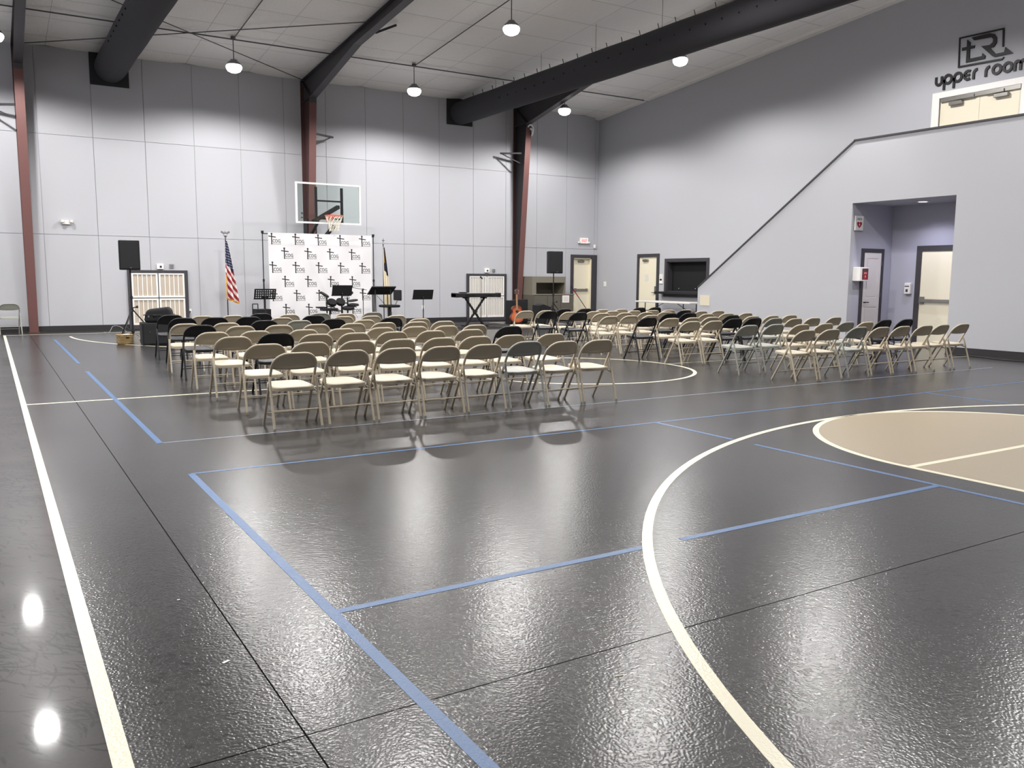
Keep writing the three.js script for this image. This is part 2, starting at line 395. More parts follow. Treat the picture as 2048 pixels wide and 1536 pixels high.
// ---------------------------------------------------------------- steel frames
function steelFrame(x, label, webMat, side) {
  const o = thing('steel_frame', label, 'steel frame', [x, 0, 0]);
  const fw = 0.1, kneeY = 6.33, kz = -23.45, bz = -24.02, back = ZB + 0.012;
  const flat = (a, b, w, t) => { const g = bar(V(0, a[1], a[0]), V(0, b[1], b[0]), w, t); return g; };
  mesh('column_web', slabZY(poly([[back, 0], [bz, 0], [kz, kneeY], [back, kneeY]]), -0.006, 0.006), webMat, o);
  const splitY = 6.2, zs = bz + (kz - bz) * splitY / kneeY;
  mesh('column_flange', flat([bz, 0.02], [zs, splitY], fw * 2, 0.014), M.steelRed, o, 'red oxide inner flange');
  mesh('column_flange', flat([zs, splitY], [kz, kneeY], fw * 2, 0.016), M.steelDark, o);
  mesh('column_flange', span(-fw, fw, 0, EAVE - 0.05, back, back + 0.012), M.steelRedDark, o);
  mesh('base_plate', span(-0.13, 0.13, 0, 0.02, back, bz + 0.06), M.steelRedDark, o);
  // rafter: haunch, then a shallow constant depth up to the ridge and down again
  const top = (z) => roofY(z) - 0.06, hz = -20.1;
  const low = (z) => top(z) - 0.25;
  const prof = [[back, kneeY], [kz, kneeY], [hz, low(hz)], [ZRIDGE, low(ZRIDGE)], [2 * ZRIDGE - hz, low(hz)], [ZN, kneeY], [ZN, top(ZN)], [ZRIDGE, top(ZRIDGE)], [back, top(back)]];
  mesh('rafter_web', slabZY(poly(prof), -0.006, 0.006), M.steelDark, o);
  mesh('rafter_flange', [flat([kz, kneeY], [hz, low(hz)], fw * 2, 0.016), flat([hz, low(hz)], [ZRIDGE, low(ZRIDGE)], fw * 2, 0.016), flat([ZRIDGE, low(ZRIDGE)], [2 * ZRIDGE - hz, low(hz)], fw * 2, 0.016), flat([2 * ZRIDGE - hz, low(hz)], [ZN, kneeY], fw * 2, 0.016)], M.steelDark, o);
  mesh('rafter_flange', [flat([back, top(back)], [ZRIDGE, top(ZRIDGE)], fw * 2, 0.014), flat([ZRIDGE, top(ZRIDGE)], [ZN, top(ZN)], fw * 2, 0.014)], M.steelDark, o);
  mesh('knee_stiffener', [bar(V(0, kneeY, kz), V(0, top(back), back + 0.02), fw * 1.9, 0.012), bar(V(0, kneeY, back), V(0, kneeY, kz), fw * 1.9, 0.012)], M.steelDark, o);
  // wall girt brace on the column
  const by = 5.42, cz = -23.72;
  mesh('girt_brace', [bar(V(side * 0.1, by, cz), V(side * 0.75, by - 0.02, -24.0), 0.05, 0.05), bar(V(side * 0.1, by - 0.32, cz - 0.05), V(side * 0.68, by - 0.03, -24.0), 0.03, 0.03)], M.steelBlack, o);
  // roof flange brace
  mesh('flange_brace', [bar(V(0.1, low(-19.2), -19.2), V(0.62, top(-19.2), -19.2), 0.05, 0.05)], M.steelBlack, o);
  return o;
}
steelFrame(0.9, 'red oxide and dark grey steel frame beside the wall emergency light', M.steelRedDark, -1);
steelFrame(7.95, 'steel frame that carries the basketball backboard', M.steelRedDark, 1);
{
  const o = steelFrame(15.05, 'steel frame behind the guitar and black speaker boxes', M.steelBlack, -1);
  mesh('cable_wrap', [cable([V(-0.1, 6.2, -23.35), V(0.02, 6.28, -23.4), V(0.11, 6.2, -23.38), V(0.12, 6.05, -23.42), V(0.1, 5.95, -23.45)], 0.025, 16), cable([V(0.0, 6.16, -23.38), V(0.08, 6.1, -23.36), V(0.09, 5.98, -23.4)], 0.03, 10)], M.white, o, 'white cloth tied round the flange');
}

// rod bracing, conduits
{
  const y = (z) => roofY(z) - 0.1;
  const b1 = mesh('brace_rod', [rod(V(7.85, y(-19.2), -19.2), V(1.0, y(-23.95), -23.95), 0.011)], M.conduit);
  tag(b1, 'thin steel bracing rod that meets the middle frame away from the wall', 'brace rod', 'crossed roof bracing rods');
  const b2 = mesh('brace_rod', [rod(V(7.85, y(-23.9) - 0.03, -23.9), V(1.0, y(-19.2) - 0.03, -19.2), 0.011)], M.conduit);
  tag(b2, 'thin steel bracing rod that meets the middle frame at the wall', 'brace rod', 'crossed roof bracing rods');
  const c1 = mesh('conduit', [rod(V(XL, y(-21.7) + 0.03, -21.7), V(XR, y(-21.7) + 0.03, -21.7), 0.016)], M.conduit);
  tag(c1, 'electrical conduit running under the ceiling along the lamp row nearest the back wall', 'conduit');
  for (const x of [5.4, 10.2]) {
    const c = mesh('conduit', [rod(V(x, y(-21.7) + 0.03, -21.7), V(x, y(ZRIDGE) + 0.03, ZRIDGE), 0.013)], M.conduit);
    tag(c, 'conduit climbing the ceiling from the lamp ' + (x < 8 ? 'between the two steel frames' : 'beside the keyboard duct'), 'conduit', 'conduits up the ceiling slope');
  }
}

// ---------------------------------------------------------------- fabric ducts
function duct(x, y, r, px0, px1, label) {
  const o = thing('fabric_duct', label, 'air duct');
  const z0 = ZB + 0.05, z1 = -1.2, n = 30, g = new THREE.CylinderGeometry(r, r, z1 - z0, 28, n, true);
  g.rotateX(Math.PI / 2); g.translate(x, y, (z0 + z1) / 2);
  const p = g.attributes.position;
  for (let i = 0; i < p.count; i++) { const t = p.getZ(i), s = 1 + 0.012 * Math.sin(t * 2.1) + 0.008 * Math.sin(t * 5.3 + 1); p.setXY(i, x + (p.getX(i) - x) * s, y + (p.getY(i) - y) * s); }
  g.computeVertexNormals();
  mesh('sleeve', [g, new THREE.CircleGeometry(r, 28).translate(x, y, z1)], M.duct, o);
  mesh('wall_plate', span(px0, px1, 6.18, 7.08, ZB, ZB + 0.03), M.ductPlate, o);
  mesh('wall_plate_badge', span((px0 + px1) / 2 - 0.05, (px0 + px1) / 2 + 0.05, 6.32, 6.34, ZB + 0.03, ZB + 0.036), M.gray, o);
  for (let z = z0 + 0.9; z < -10; z += 0.55 + 0.1 * rnd()) mesh('hanger_clip', bar(V(x, y + r - 0.02, z), V(x - 0.02, y + r + 0.13, z - 0.03), 0.025, 0.012), M.black, o);
  for (let z = z0 + 2.2; z < -10; z += 2.4) mesh('hanger_wire', rod(V(x, y + r, z), V(x, roofY(z), z), 0.005, 5), M.conduit, o);
  const vent = []; for (let z = z0 + 3; z < -8; z += 0.45) vent.push(new THREE.SphereGeometry(0.022, 6, 4).translate(x - r * 0.995, y + (Math.round(z * 9) % 2) * 0.05 - 0.02, z));
  const v = mesh('nozzle_row', vent, M.dark, o); v.userData.kind = 'stuff';
  return o;
}
duct(2.95, 6.62, 0.37, 2.48, 3.38, 'dark fabric air duct above the tripod speaker and basket');
duct(12.95, 6.54, 0.35, 12.5, 13.41, 'dark fabric air duct above the electronic keyboard');

// ---------------------------------------------------------------- high bay lamps
{
  const first = thing('high_bay_lamp', 'glowing round high bay lamp hanging on a stem from the ceiling', 'ceiling lamp', [0, 0, 0], 0, 'high bay lamps under the ceiling');
  mesh('stem', rod(V(0, 0.14, 0), V(0, 0.66, 0), 0.011), M.conduit, first);
  mesh('junction_box', [cyl(0.06, 0.06, 0.05, 0, 0.66, 0, 14)], M.conduit, first);
  mesh('housing', lathe([[0, 0.16], [0.07, 0.16], [0.1, 0.12], [0.15, 0.08], [0.17, 0.05], [0.17, 0.03], [0, 0.03]]), M.housing, first);
  mesh('lens', lathe([[0.165, 0.035], [0.19, 0.0], [0.185, -0.05], [0.15, -0.11], [0.08, -0.145], [0, -0.155]], 28), M.lens, first);
  let k = 0;
  for (const x of LAMP_X) for (const z of LAMP_Z) {
    const o = k++ ? copy(first) : first, y = roofY(z) - 0.7;
    o.userData.label = 'high bay lamp, ' + ['first', 'second', 'third', 'fourth', 'fifth'][4 - LAMP_X.indexOf(x)] + ' from the gable wall in the ' + ['first row from the back wall', 'second row from the back wall', 'third row from the back wall', 'fourth row from the back wall'][LAMP_Z.indexOf(z)];
    o.position.set(x, y, z);
    const l = new THREE.SpotLight(LAMP_COLOR, LAMP_CD, 0, 82 * Math.PI / 180, 0.24, 2);
    l.position.set(x, y - 0.17, z); l.target.position.set(x, y - 2, z); l.castShadow = true; l.shadow.radius = 7; l.name = 'high_bay_light';
    scene.add(l); scene.add(l.target);
  }
}

// ---------------------------------------------------------------- folding chairs
function seatGeo() {
  const n = 28, W = 0.196, D = 0.2, rings = [[0, -0.009], [0.5, -0.009], [0.74, -0.006], [0.84, 0], [0.95, 0.001], [0.99, -0.003], [1, -0.01], [1, -0.034], [0.97, -0.036]], pos = [];
  const P = (k, a) => {
    const [r, h] = rings[k], e = 0.42, c = Math.cos(a), s = Math.sin(a);
    const x = Math.sign(c) * Math.pow(Math.abs(c), e) * W * r, z = Math.sign(s) * Math.pow(Math.abs(s), e) * D * r;
    return [x * (1 - 0.1 * (z / D) * -1), 0.41 + h - z * 0.06, z - 0.285];
  };
  for (let k = 0; k < rings.length - 1; k++) for (let i = 0; i < n; i++) {
    const a = 2 * Math.PI * i / n, b = 2 * Math.PI * (i + 1) / n, A = P(k, a), B = P(k, b), C = P(k + 1, b), D2 = P(k + 1, a);
    pos.push(...A, ...C, ...D2); if (k) pos.push(...A, ...B, ...C);
  }
  const g = new THREE.BufferGeometry(); g.setAttribute('position', new THREE.Float32BufferAttribute(pos, 3)); g.computeVertexNormals(); return g;
}
const lean = (x, y) => -0.45 + y * 0.575 + (y > 0.5 ? 0.03 * (1 - (x / 0.21) ** 2) * Math.min(1, (y - 0.5) / 0.1) : 0);
const archTop = (x) => { const a = Math.max(0, Math.abs(x) - 0.075) / 0.137; return 0.597 + 0.125 * Math.sqrt(Math.max(0, 1 - a * a)); };
function backGeo() {
  const nx = 14, ny = 5, pos = [], quad = (a, b, c, d) => pos.push(...a, ...b, ...c, ...a, ...c, ...d);
  const P = (i, j, off) => { const x = (i / nx * 2 - 1) * 0.208, y0 = 0.572 + 0.01 * (x / 0.2) ** 2, y1 = Math.max(y0 + 0.01, archTop(x) - 0.004), y = y0 + (y1 - y0) * j / ny; return [x, y, lean(x, y) + off]; };
  for (let i = 0; i < nx; i++) for (let j = 0; j < ny; j++) {
    quad(P(i, j, 0.001), P(i + 1, j, 0.001), P(i + 1, j + 1, 0.001), P(i, j + 1, 0.001));
    quad(P(i, j, -0.01), P(i, j + 1, -0.01), P(i + 1, j + 1, -0.01), P(i + 1, j, -0.01));
  }
  const g = new THREE.BufferGeometry(); g.setAttribute('position', new THREE.Float32BufferAttribute(pos, 3)); g.computeVertexNormals();
  const edge = []; for (let i = 0; i <= nx; i++) edge.push(V(...P(i, 0, 0)));
  return join(g, cable(edge, 0.007, 14, 5));
}
const chairParts = (() => {
  const arch = [];
  for (const y of [0.012, 0.15, 0.3, 0.43, 0.5]) arch.push(V(-0.212, y, lean(-0.212, y)));
  const arc = []; for (let i = 0; i <= 14; i++) { const a = Math.PI * (1 - i / 14), c = Math.cos(a), s = Math.sin(a), x = 0.137 * c + Math.sign(c) * 0.075 * (Math.abs(c) < 1e-6 ? 0 : 1); arc.push(V(x, 0.597 + 0.128 * s, lean(x, 0.597 + 0.128 * s))); }
  const full = [...arch, ...arc, ...arch.slice().reverse().map((p) => V(-p.x, p.y, p.z))];
  return {
    frame: clean(cable(full, 0.0135, 52, 8)), back: clean(backGeo()), seat: clean(seatGeo()),
    leg: [-1, 1].map((s) => clean(cable([V(s * 0.229, 0.012, 0), V(s * 0.227, 0.25, -0.07), V(s * 0.224, 0.49, -0.145), V(s * 0.222, 0.5, -0.15)], 0.0125, 5, 8))),
    bars: [clean(rod(V(-0.228, 0.185, -0.053), V(0.228, 0.185, -0.053), 0.0065, 6)), clean(rod(V(-0.212, 0.12, -0.381), V(0.212, 0.12, -0.381), 0.0065, 6))],
    hinge: [-1, 1].map((s) => clean(join(bar(V(s * 0.214, 0.41, -0.2), V(s * 0.22, 0.5, -0.155), 0.005, 0.025), bar(V(s * 0.205, 0.395, -0.3), V(s * 0.22, 0.34, -0.1), 0.005, 0.014)))),
    cap: [[-0.229, 0], [0.229, 0], [-0.212, -0.443], [0.212, -0.443]].map(([x, z]) => clean(cyl(0.015, 0.0135, 0.028, x, 0.014, z, 8))),
  };
})();
function foldingChair(mat, capMat, scaleY = 1) {
  const o = thing('folding_chair', '', 'chair');
  mesh('frame', chairParts.frame, mat, o); mesh('backrest', chairParts.back, mat, o); mesh('seat', chairParts.seat, mat, o);
  for (const l of chairParts.leg) mesh('leg', l, mat, o);
  for (const b of chairParts.bars) mesh('stretcher', b, mat, o);
  for (const h of chairParts.hinge) mesh('hinge', h, mat, o);
  for (const c of chairParts.cap) mesh('foot_cap', c, capMat, o);
  o.scale.y = scaleY;
  return o;
}
const ORD = ['first', 'second', 'third', 'fourth', 'fifth', 'sixth', 'seventh', 'eighth'], NUM = ['one', 'two', 'three', 'four', 'five', 'six', 'seven', 'eight'];
const KIND = { b: ['beige', M.beige, M.rubberGrey, 1], g: ['grey', M.chairGrey, M.rubberGrey, 1.02], k: ['black', M.chairBlack, M.rubber, 1.035] };
const proto = {};
const spread = (xs) => { xs = xs.slice(); for (let k = 0; k < 60; k++) for (let i = 1; i < xs.length; i++) { const d = 0.497 - (xs[i] - xs[i - 1]); if (d > 0) { xs[i] += d / 2; xs[i - 1] -= d / 2; } } return xs; };
function chairAt(kind, x, z, turn, label, group) {
  const K = KIND[kind];
  let o = proto[kind];
  if (!o) o = proto[kind] = foldingChair(K[1], K[2], K[3]); else o = copy(o);
  o.userData = { label, category: 'chair', group }; o.position.set(x, 0, z); o.rotation.y = turn;
  return o;
}
{
  // picture positions of the middle of each backrest, from the sideline to the aisle; rows from the back of the audience to the stage
  const left = [
    [-7.8, 'bbbbbgbb', [590.5, 700.4, 798, 887, 974.7, 1059.8, 1128, 1202]],
    [-8.92, 'bbbbbbbb', [532, 624.7, 717.5, 800.8, 883, 955.7, 1026.8, 1105.5]],
    [-10.15, 'bkbbbbbk', [468.5, 556.3, 633, 712.6, 788, 865.5, 943, 1023]],
    [-11.07, 'bbbbbbbb', [427, 513.6, 610, 685.7, 763.9, 835, 891, 953]],
    [-12.25, 'kbbbbbbb', [402.5, 483, 560, 634.5, 707.7, 771, 835, 888.4]],
    [-13.15, 'bbkgkbkb', [373, 455, 530.7, 600.3, 668.6, 729.7, 784.6, 841]],
    [-14.4, 'kkkbkbbb', [368, 432, 500, 565, 629.6, 688, 744, 794]],
    [-15.55, 'kbbkbgbg', [344, 407, 468.5, 523, 579.5, 641.8, 693, 746.8]],
  ];
  left.forEach(([z, kinds, us], r) => spread(us.map((u) => { const d = rayOf(u, 660); return d.x / d.z * z; })).forEach((x, i) => {
    chairAt(kinds[i], x, z + 0.02 + 0.03 * (rnd() - 0.5), 0.04 * (rnd() - 0.5), KIND[kinds[i]][0] + ' folding chair, ' + ORD[i] + ' from the sideline in row ' + NUM[7 - r] + ' from the stage, sideline block', 'folding chairs in the sideline block');
  }));
  const right = [
    [-7.9, 'bbgbbbbb', [9.8, 10.27, 10.93, 11.47, 12.0, 12.55, 13.05, 13.6]],
    [-8.97, 'ggbbgbkk', [9.78, 10.37, 10.95, 11.55, 12.06, 12.6, 13.1, 13.68]],
    [-10.4, 'bbkkgbbb', [10.02, 10.45, 10.95, 11.46, 11.98, 12.5, 13.03, 13.65]],
    [-11.4, 'kbbbkbbb', [9.88, 10.45, 10.88, 11.42, 11.94, 12.5, 13.05, 13.58]],
    [-12.5, 'bbbkkbbb', [9.95, 10.4, 10.87, 11.35, 11.9, 12.4, 12.95, 13.5]],
    [-13.6, 'kbbbbkbb', [10.0, 10.56, 11.15, 11.72, 12.26, 12.8, 13.3, 13.8]],
    [-14.4, 'kbbbbbbb', [9.83, 10.3, 10.95, 11.45, 12.05, 12.6, 13.05, 13.6]],
    [-15.2, 'bbkkbbkk', [9.76, 10.24, 10.75, 11.3, 11.8, 12.35, 12.9, 13.35]],
  ];
  right.forEach(([z, kinds, xs], r) => spread(xs).forEach((x, i) =>
    chairAt(kinds[i], x, z + 0.03 * (rnd() - 0.5), 0.05 * (rnd() - 0.5), KIND[kinds[i]][0] + ' folding chair, ' + ORD[i] + ' from the aisle in row ' + NUM[7 - r] + ' from the stage, staircase block', 'folding chairs in the staircase block')));
  chairAt('g', 0.4, ZB + 0.75, 0.08, 'lone grey folding chair against the back wall beside the steel column', 'lone chair');
}

// ---------------------------------------------------------------- basketball hoop
{
  const o = thing('basketball_hoop', 'glass basketball backboard with orange rim and net on black arms', 'basketball hoop');
  const x0 = 7.01, x1 = 8.82, y0 = 2.83, y1 = 3.9, z = -22.25, t = 0.045;
  mesh('glass_pane', span(x0 + t / 2, x1 - t / 2, y0 + t / 2, y1 - t / 2, z - 0.006, z + 0.006), M.glass, o, 'clear glass pane');
  mesh('board_frame', [span(x0, x1, y1 - t, y1, z - 0.025, z + 0.02), span(x0, x1, y0, y0 + t, z - 0.025, z + 0.02), span(x0, x0 + t, y0 + t, y1 - t, z - 0.025, z + 0.02), span(x1 - t, x1, y0 + t, y1 - t, z - 0.025, z + 0.02)], M.white, o, 'white metal edge frame');
  const cx = (x0 + x1) / 2, px = [7.58, 8.3];
  for (const p of px) mesh('support_post', span(p - 0.03, p + 0.03, y0 + 0.0, y1 - 0.1, z - 0.09, z - 0.03), M.black, o);
  mesh('cross_bar', [span(px[0], px[1], 3.42, 3.46, z - 0.08, z - 0.04), span(px[0], px[1], 2.95, 3.0, z - 0.08, z - 0.04)], M.black, o);
  mesh('mounting_arm', [bar(V(8.2, 3.3, z - 0.06), V(7.96, 2.95, -23.85), 0.09, 0.09), bar(V(8.05, 2.78, z - 0.02), V(7.96, 2.1, -23.9), 0.08, 0.08), bar(V(7.62, 2.9, z - 0.06), V(7.94, 2.62, -23.85), 0.08, 0.08)], M.black, o);
  mesh('column_clamp', [span(7.82, 8.1, 2.1, 3.05, -24.12, -23.8)], M.black, o);
  const ry = 3.03, rz = -21.86, rr = 0.235;
  const rim = new THREE.TorusGeometry(rr, 0.012, 8, 32); rim.rotateX(Math.PI / 2); rim.translate(cx, ry, rz);
  mesh('rim', [rim, span(cx - 0.1, cx + 0.1, ry - 0.1, ry + 0.01, z + 0.02, z + 0.045), bar(V(cx - 0.08, ry, z + 0.03), V(cx - 0.1, ry, rz - rr + 0.03), 0.03, 0.02), bar(V(cx + 0.08, ry, z + 0.03), V(cx + 0.1, ry, rz - rr + 0.03), 0.03, 0.02), bar(V(cx, ry - 0.1, z + 0.03), V(cx, ry - 0.02, rz - rr), 0.14, 0.012)], M.orange, o, 'orange steel rim');
  const net = [], NR = [0.225, 0.2, 0.165, 0.135, 0.125, 0.13];
  const at = (k, a) => V(cx + NR[k] * Math.cos(a), ry - 0.01 - k * 0.08, rz + NR[k] * Math.sin(a));
  for (let i = 0; i < 12; i++) for (let k = 0; k < 5; k++) { const s = (i + (k % 2) * 0.5) / 12 * 2 * Math.PI, d = Math.PI / 12; net.push(rod(at(k, s), at(k + 1, s + d), 0.0055, 4), rod(at(k, s), at(k + 1, s - d), 0.0055, 4)); }
  mesh('net', net, M.net, o, 'white cord net').userData.kind = 'stuff';
  const em = (l) => new THREE.ShapeGeometry(poly(l)).translate(7.17, 3.02, z + 0.009);
  mesh('corner_emblem', [em([[-0.02, 0.02], [0.01, 0.03], [0.03, 0.06], [0.025, 0.085], [-0.005, 0.095], [-0.03, 0.075], [-0.03, 0.05], [-0.01, 0.06], [0.005, 0.05]]), em([[-0.035, -0.075], [-0.02, -0.01], [0.0, -0.045], [0.018, -0.01], [0.035, -0.075], [0.012, -0.055], [-0.01, -0.06]])], M.trim, o, 'small dark emblem printed on the glass');
}

// ---------------------------------------------------------------- stage gear
function speakerOnPole(x, z, bottom, turn, label, standLabel, legA) {
  const s = thing('speaker_stand', standLabel, 'speaker stand', [x, 0, z]);
  mesh('pole', [rod(V(0, 0.12, 0), V(0, 0.95, 0), 0.02, 12), rod(V(0, 0.9, 0), V(0, bottom, 0), 0.016, 12)], M.black, s);
  mesh('collar', [cyl(0.032, 0.032, 0.08, 0, 0.68, 0), cyl(0.03, 0.03, 0.06, 0, 0.95, 0), cyl(0.03, 0.03, 0.06, 0, 0.2, 0)], M.black, s);
  mesh('knob', [rod(V(0, 0.72, 0), V(0.09, 0.74, 0.03), 0.012), new THREE.SphereGeometry(0.028, 10, 8).translate(0.1, 0.745, 0.035)], M.black, s);
  for (let i = 0; i < 3; i++) {
    const a = legA + i * 2.094, e = V(0.52 * Math.cos(a), 0.015, 0.52 * Math.sin(a)), m = V(0.3 * Math.cos(a), 0.3, 0.3 * Math.sin(a));
    const l = mesh('leg', rod(V(0.02 * Math.cos(a), 0.68, 0.02 * Math.sin(a)), e, 0.014, 8), M.black, s);
    mesh('rubber_foot', cyl(0.024, 0.02, 0.03, e.x, 0.015, e.z, 10), M.rubber, l);
    mesh('brace', rod(V(0, 0.2, 0), m, 0.008, 6), M.black, s);
  }
  const b = thing('loudspeaker', label, 'loudspeaker', [x, bottom, z], turn);
  const body = poly([[-0.195, 0.17], [0.195, 0.17], [0.2, 0.06], [0.13, -0.17], [-0.13, -0.17], [-0.2, 0.06]]);
  const g = new THREE.ExtrudeGeometry(body, { depth: 0.61, bevelEnabled: true, bevelSize: 0.012, bevelThickness: 0.012, bevelSegments: 1 });
  g.rotateX(-Math.PI / 2); g.scale(1, 1, -1); const q = clean(g); { const p = q.attributes.position; for (let i = 0; i < p.count; i += 3) { const t = [p.getX(i + 1), p.getY(i + 1), p.getZ(i + 1)]; p.setXYZ(i + 1, p.getX(i + 2), p.getY(i + 2), p.getZ(i + 2)); p.setXYZ(i + 2, ...t); } q.computeVertexNormals(); }
  mesh('cabinet', q.translate(0, 0.012, 0), M.blackSoft, b);
  mesh('grille', box(0.37, 0.58, 0.02, 0, 0.315, 0.183, 0.008), M.grille, b);
  mesh('badge', box(0.03, 0.012, 0.006, 0.02, 0.045, 0.196), M.chrome, b, 'small silver badge');
  for (const sx of [-1, 1]) mesh('handle', box(0.014, 0.11, 0.06, sx * 0.192, 0.32, -0.02, 0.005), M.black, b);
}
speakerOnPole(2.66, -20.25, 1.55, -0.12, 'black loudspeaker on the tripod beside the wicker basket', 'black tripod speaker stand straddling the wicker basket', 2.2);
speakerOnPole(14.05, -20.5, 1.56, -0.15, 'black loudspeaker on the tripod in front of the taupe cabinet', 'black tripod speaker stand in front of the taupe cabinet', 0.5);

{ // wicker basket with papers
  const o = thing('wicker_basket', 'tan wicker basket holding papers under the tripod speaker', 'basket', [2.37, 0, -19.3], 0.1); o.scale.set(0.88, 1.15, 0.9);
  const g = new THREE.BoxGeometry(0.28, 0.17, 0.24, 1, 8, 1), p = g.attributes.position;
  mesh('body', [span(-0.14, 0.14, 0, 0.02, -0.12, 0.12), span(-0.15, 0.15, 0.02, 0.16, 0.11, 0.125), span(-0.15, 0.15, 0.02, 0.16, -0.125, -0.11), span(-0.15, -0.135, 0.02, 0.16, -0.11, 0.11), span(0.135, 0.15, 0.02, 0.16, -0.11, 0.11)], M.tan, o);
  for (let k = 0; k < 5; k++) mesh('weave_band', cable([V(-0.15, 0.03 + k * 0.028, 0.125), V(0.15, 0.03 + k * 0.028, 0.125), V(0.152, 0.03 + k * 0.028, -0.125), V(-0.152, 0.03 + k * 0.028, -0.125)].flatMap((a, i, l) => { const b = l[(i + 1) % 4]; return [a, a.clone().lerp(b, 0.5)]; }), 0.012, 40, 5, true), M.tan, o);
  mesh('rim', cable([V(-0.155, 0.17, 0.13), V(0, 0.17, 0.132), V(0.155, 0.17, 0.13), V(0.157, 0.17, 0), V(0.155, 0.17, -0.13), V(0, 0.17, -0.132), V(-0.155, 0.17, -0.13), V(-0.157, 0.17, 0)], 0.012, 40, 5, true), M.tan, o);
  mesh('handle_hole', box(0.07, 0.025, 0.012, 0.03, 0.125, 0.136), M.dark, o);
  const s = thing('paper_stack', 'loose white papers lying in the wicker basket', 'papers', [2.37, 0.15, -19.3], 0.1);
  mesh('sheet', [box(0.2, 0.006, 0.17, -0.01, 0.05, 0, 0)], M.white, s).rotation.z = 0.12;
  mesh('sheet', [box(0.2, 0.006, 0.17, 0.02, 0.035, 0.02, 0)], M.offWhite, s).rotation.z = -0.1;
  mesh('sheet', [box(0.2, 0.1, 0.16, 0, -0.05, 0)], M.offWhite, s);
}
{ // subwoofer with an equipment case on top
  const o = thing('subwoofer', 'large black subwoofer box standing on the floor beside the wicker basket', 'subwoofer', [2.95, 0, -18.95], -0.06);
  mesh('cabinet', box(0.62, 0.45, 0.55, 0, 0.235, 0, 0.012), M.blackSoft, o);
  mesh('grille', box(0.56, 0.39, 0.02, 0, 0.235, 0.277, 0.006), M.grille, o);
  mesh('port', cyl(0.05, 0.05, 0.012, 0.02, 0.24, 0.29, 18).rotateX(0), M.dark, o).rotation.x = 0;
  mesh('status_light', box(0.012, 0.012, 0.006, -0.16, 0.28, 0.29), M.chrome, o);
  for (const [a, b] of [[-1, -1], [1, -1], [-1, 1], [1, 1]]) mesh('foot', cyl(0.02, 0.02, 0.012, a * 0.26, 0.006, b * 0.22, 10), M.rubber, o);
  const c = thing('equipment_case', 'soft black equipment case lying on top of the subwoofer', 'case', [3.02, 0.46, -19.0], -0.3);
  const g = new RoundedBoxGeometry(0.56, 0.3, 0.4, 4, 0.07), p = g.attributes.position;
  for (let i = 0; i < p.count; i++) { const y = p.getY(i); if (y > 0) { p.setX(i, p.getX(i) * (1 - 0.25 * y / 0.15)); p.setY(i, y + 0.02 * Math.sin(p.getX(i) * 9)); } }
  g.computeVertexNormals();
  mesh('shell', g.translate(0, 0.15, 0), M.blackSoft, c);
  mesh('zip_band', box(0.575, 0.016, 0.415, 0, 0.16, 0, 0.006), M.black, c);
  mesh('handle', cable([V(-0.09, 0.12, 0.2), V(-0.07, 0.15, 0.235), V(0.07, 0.15, 0.235), V(0.09, 0.12, 0.2)], 0.012, 16), M.black, c);
  for (const sx of [-0.18, 0.18]) mesh('buckle', box(0.03, 0.04, 0.012, sx, 0.13, 0.205), M.chrome, c);
}
function returnGrille(x0, x1, y0, y1, bars, fill, label) {   // 2 x 2 filter grilles in a dark timber surround
  const o = thing('return_air_grille', label, 'air grille');
  const t = 0.09, z = ZB;
  mesh('surround', [span(x0, x1, y1 - t * 0.8, y1, z, z + 0.05), span(x0, x0 + t, 0.02, y1 - t * 0.8, z, z + 0.05), span(x1 - t, x1, 0.02, y1 - t * 0.8, z, z + 0.05), span(x0 + t, x1 - t, 0.02, y0 + 0.03, z, z + 0.045), span((x0 + x1) / 2 - 0.012, (x0 + x1) / 2 + 0.012, y0, y1 - t, z, z + 0.03), span(x0 + t, x1 - t, (y0 + y1) / 2 - 0.012, (y0 + y1) / 2 + 0.012, z, z + 0.03)], M.trim, o, 'dark painted timber surround');
  const mx = (x0 + x1) / 2, my = (y0 + y1) / 2;
  for (const [a, b] of [[x0 + t, mx - 0.012], [mx + 0.012, x1 - t]]) for (const [c, d] of [[y0 + 0.03, my - 0.012], [my + 0.012, y1 - t * 0.8]]) {
    const q = new THREE.Group(); q.name = 'grille_panel'; o.add(q);
    const e = 0.045;
    mesh('filter', span(a + e, b - e, c + e, d - e, z + 0.004, z + 0.012), fill, q);
    mesh('panel_frame', [span(a, b, d - e, d, z, z + 0.04), span(a, b, c, c + e, z, z + 0.04), span(a, a + e, c + e, d - e, z, z + 0.04), span(b - e, b, c + e, d - e, z, z + 0.04)], M.white, q);
    const n = bars; for (let i = 1; i < n; i++) { const bx = a + e + (b - a - 2 * e) * i / n; mesh('slat', span(bx - 0.011, bx + 0.011, c + e, d - e, z + 0.006, z + 0.034), M.white, q); }
  }
}
returnGrille(3.11, 4.61, 0.1, 1.57, 5, M.filterWarm, 'white return air grilles in a dark surround behind the tripod speaker');
returnGrille(13.2, 14.7, 0.1, 1.55, 9, M.filter, 'white return air grilles in a dark surround behind the keyboard');
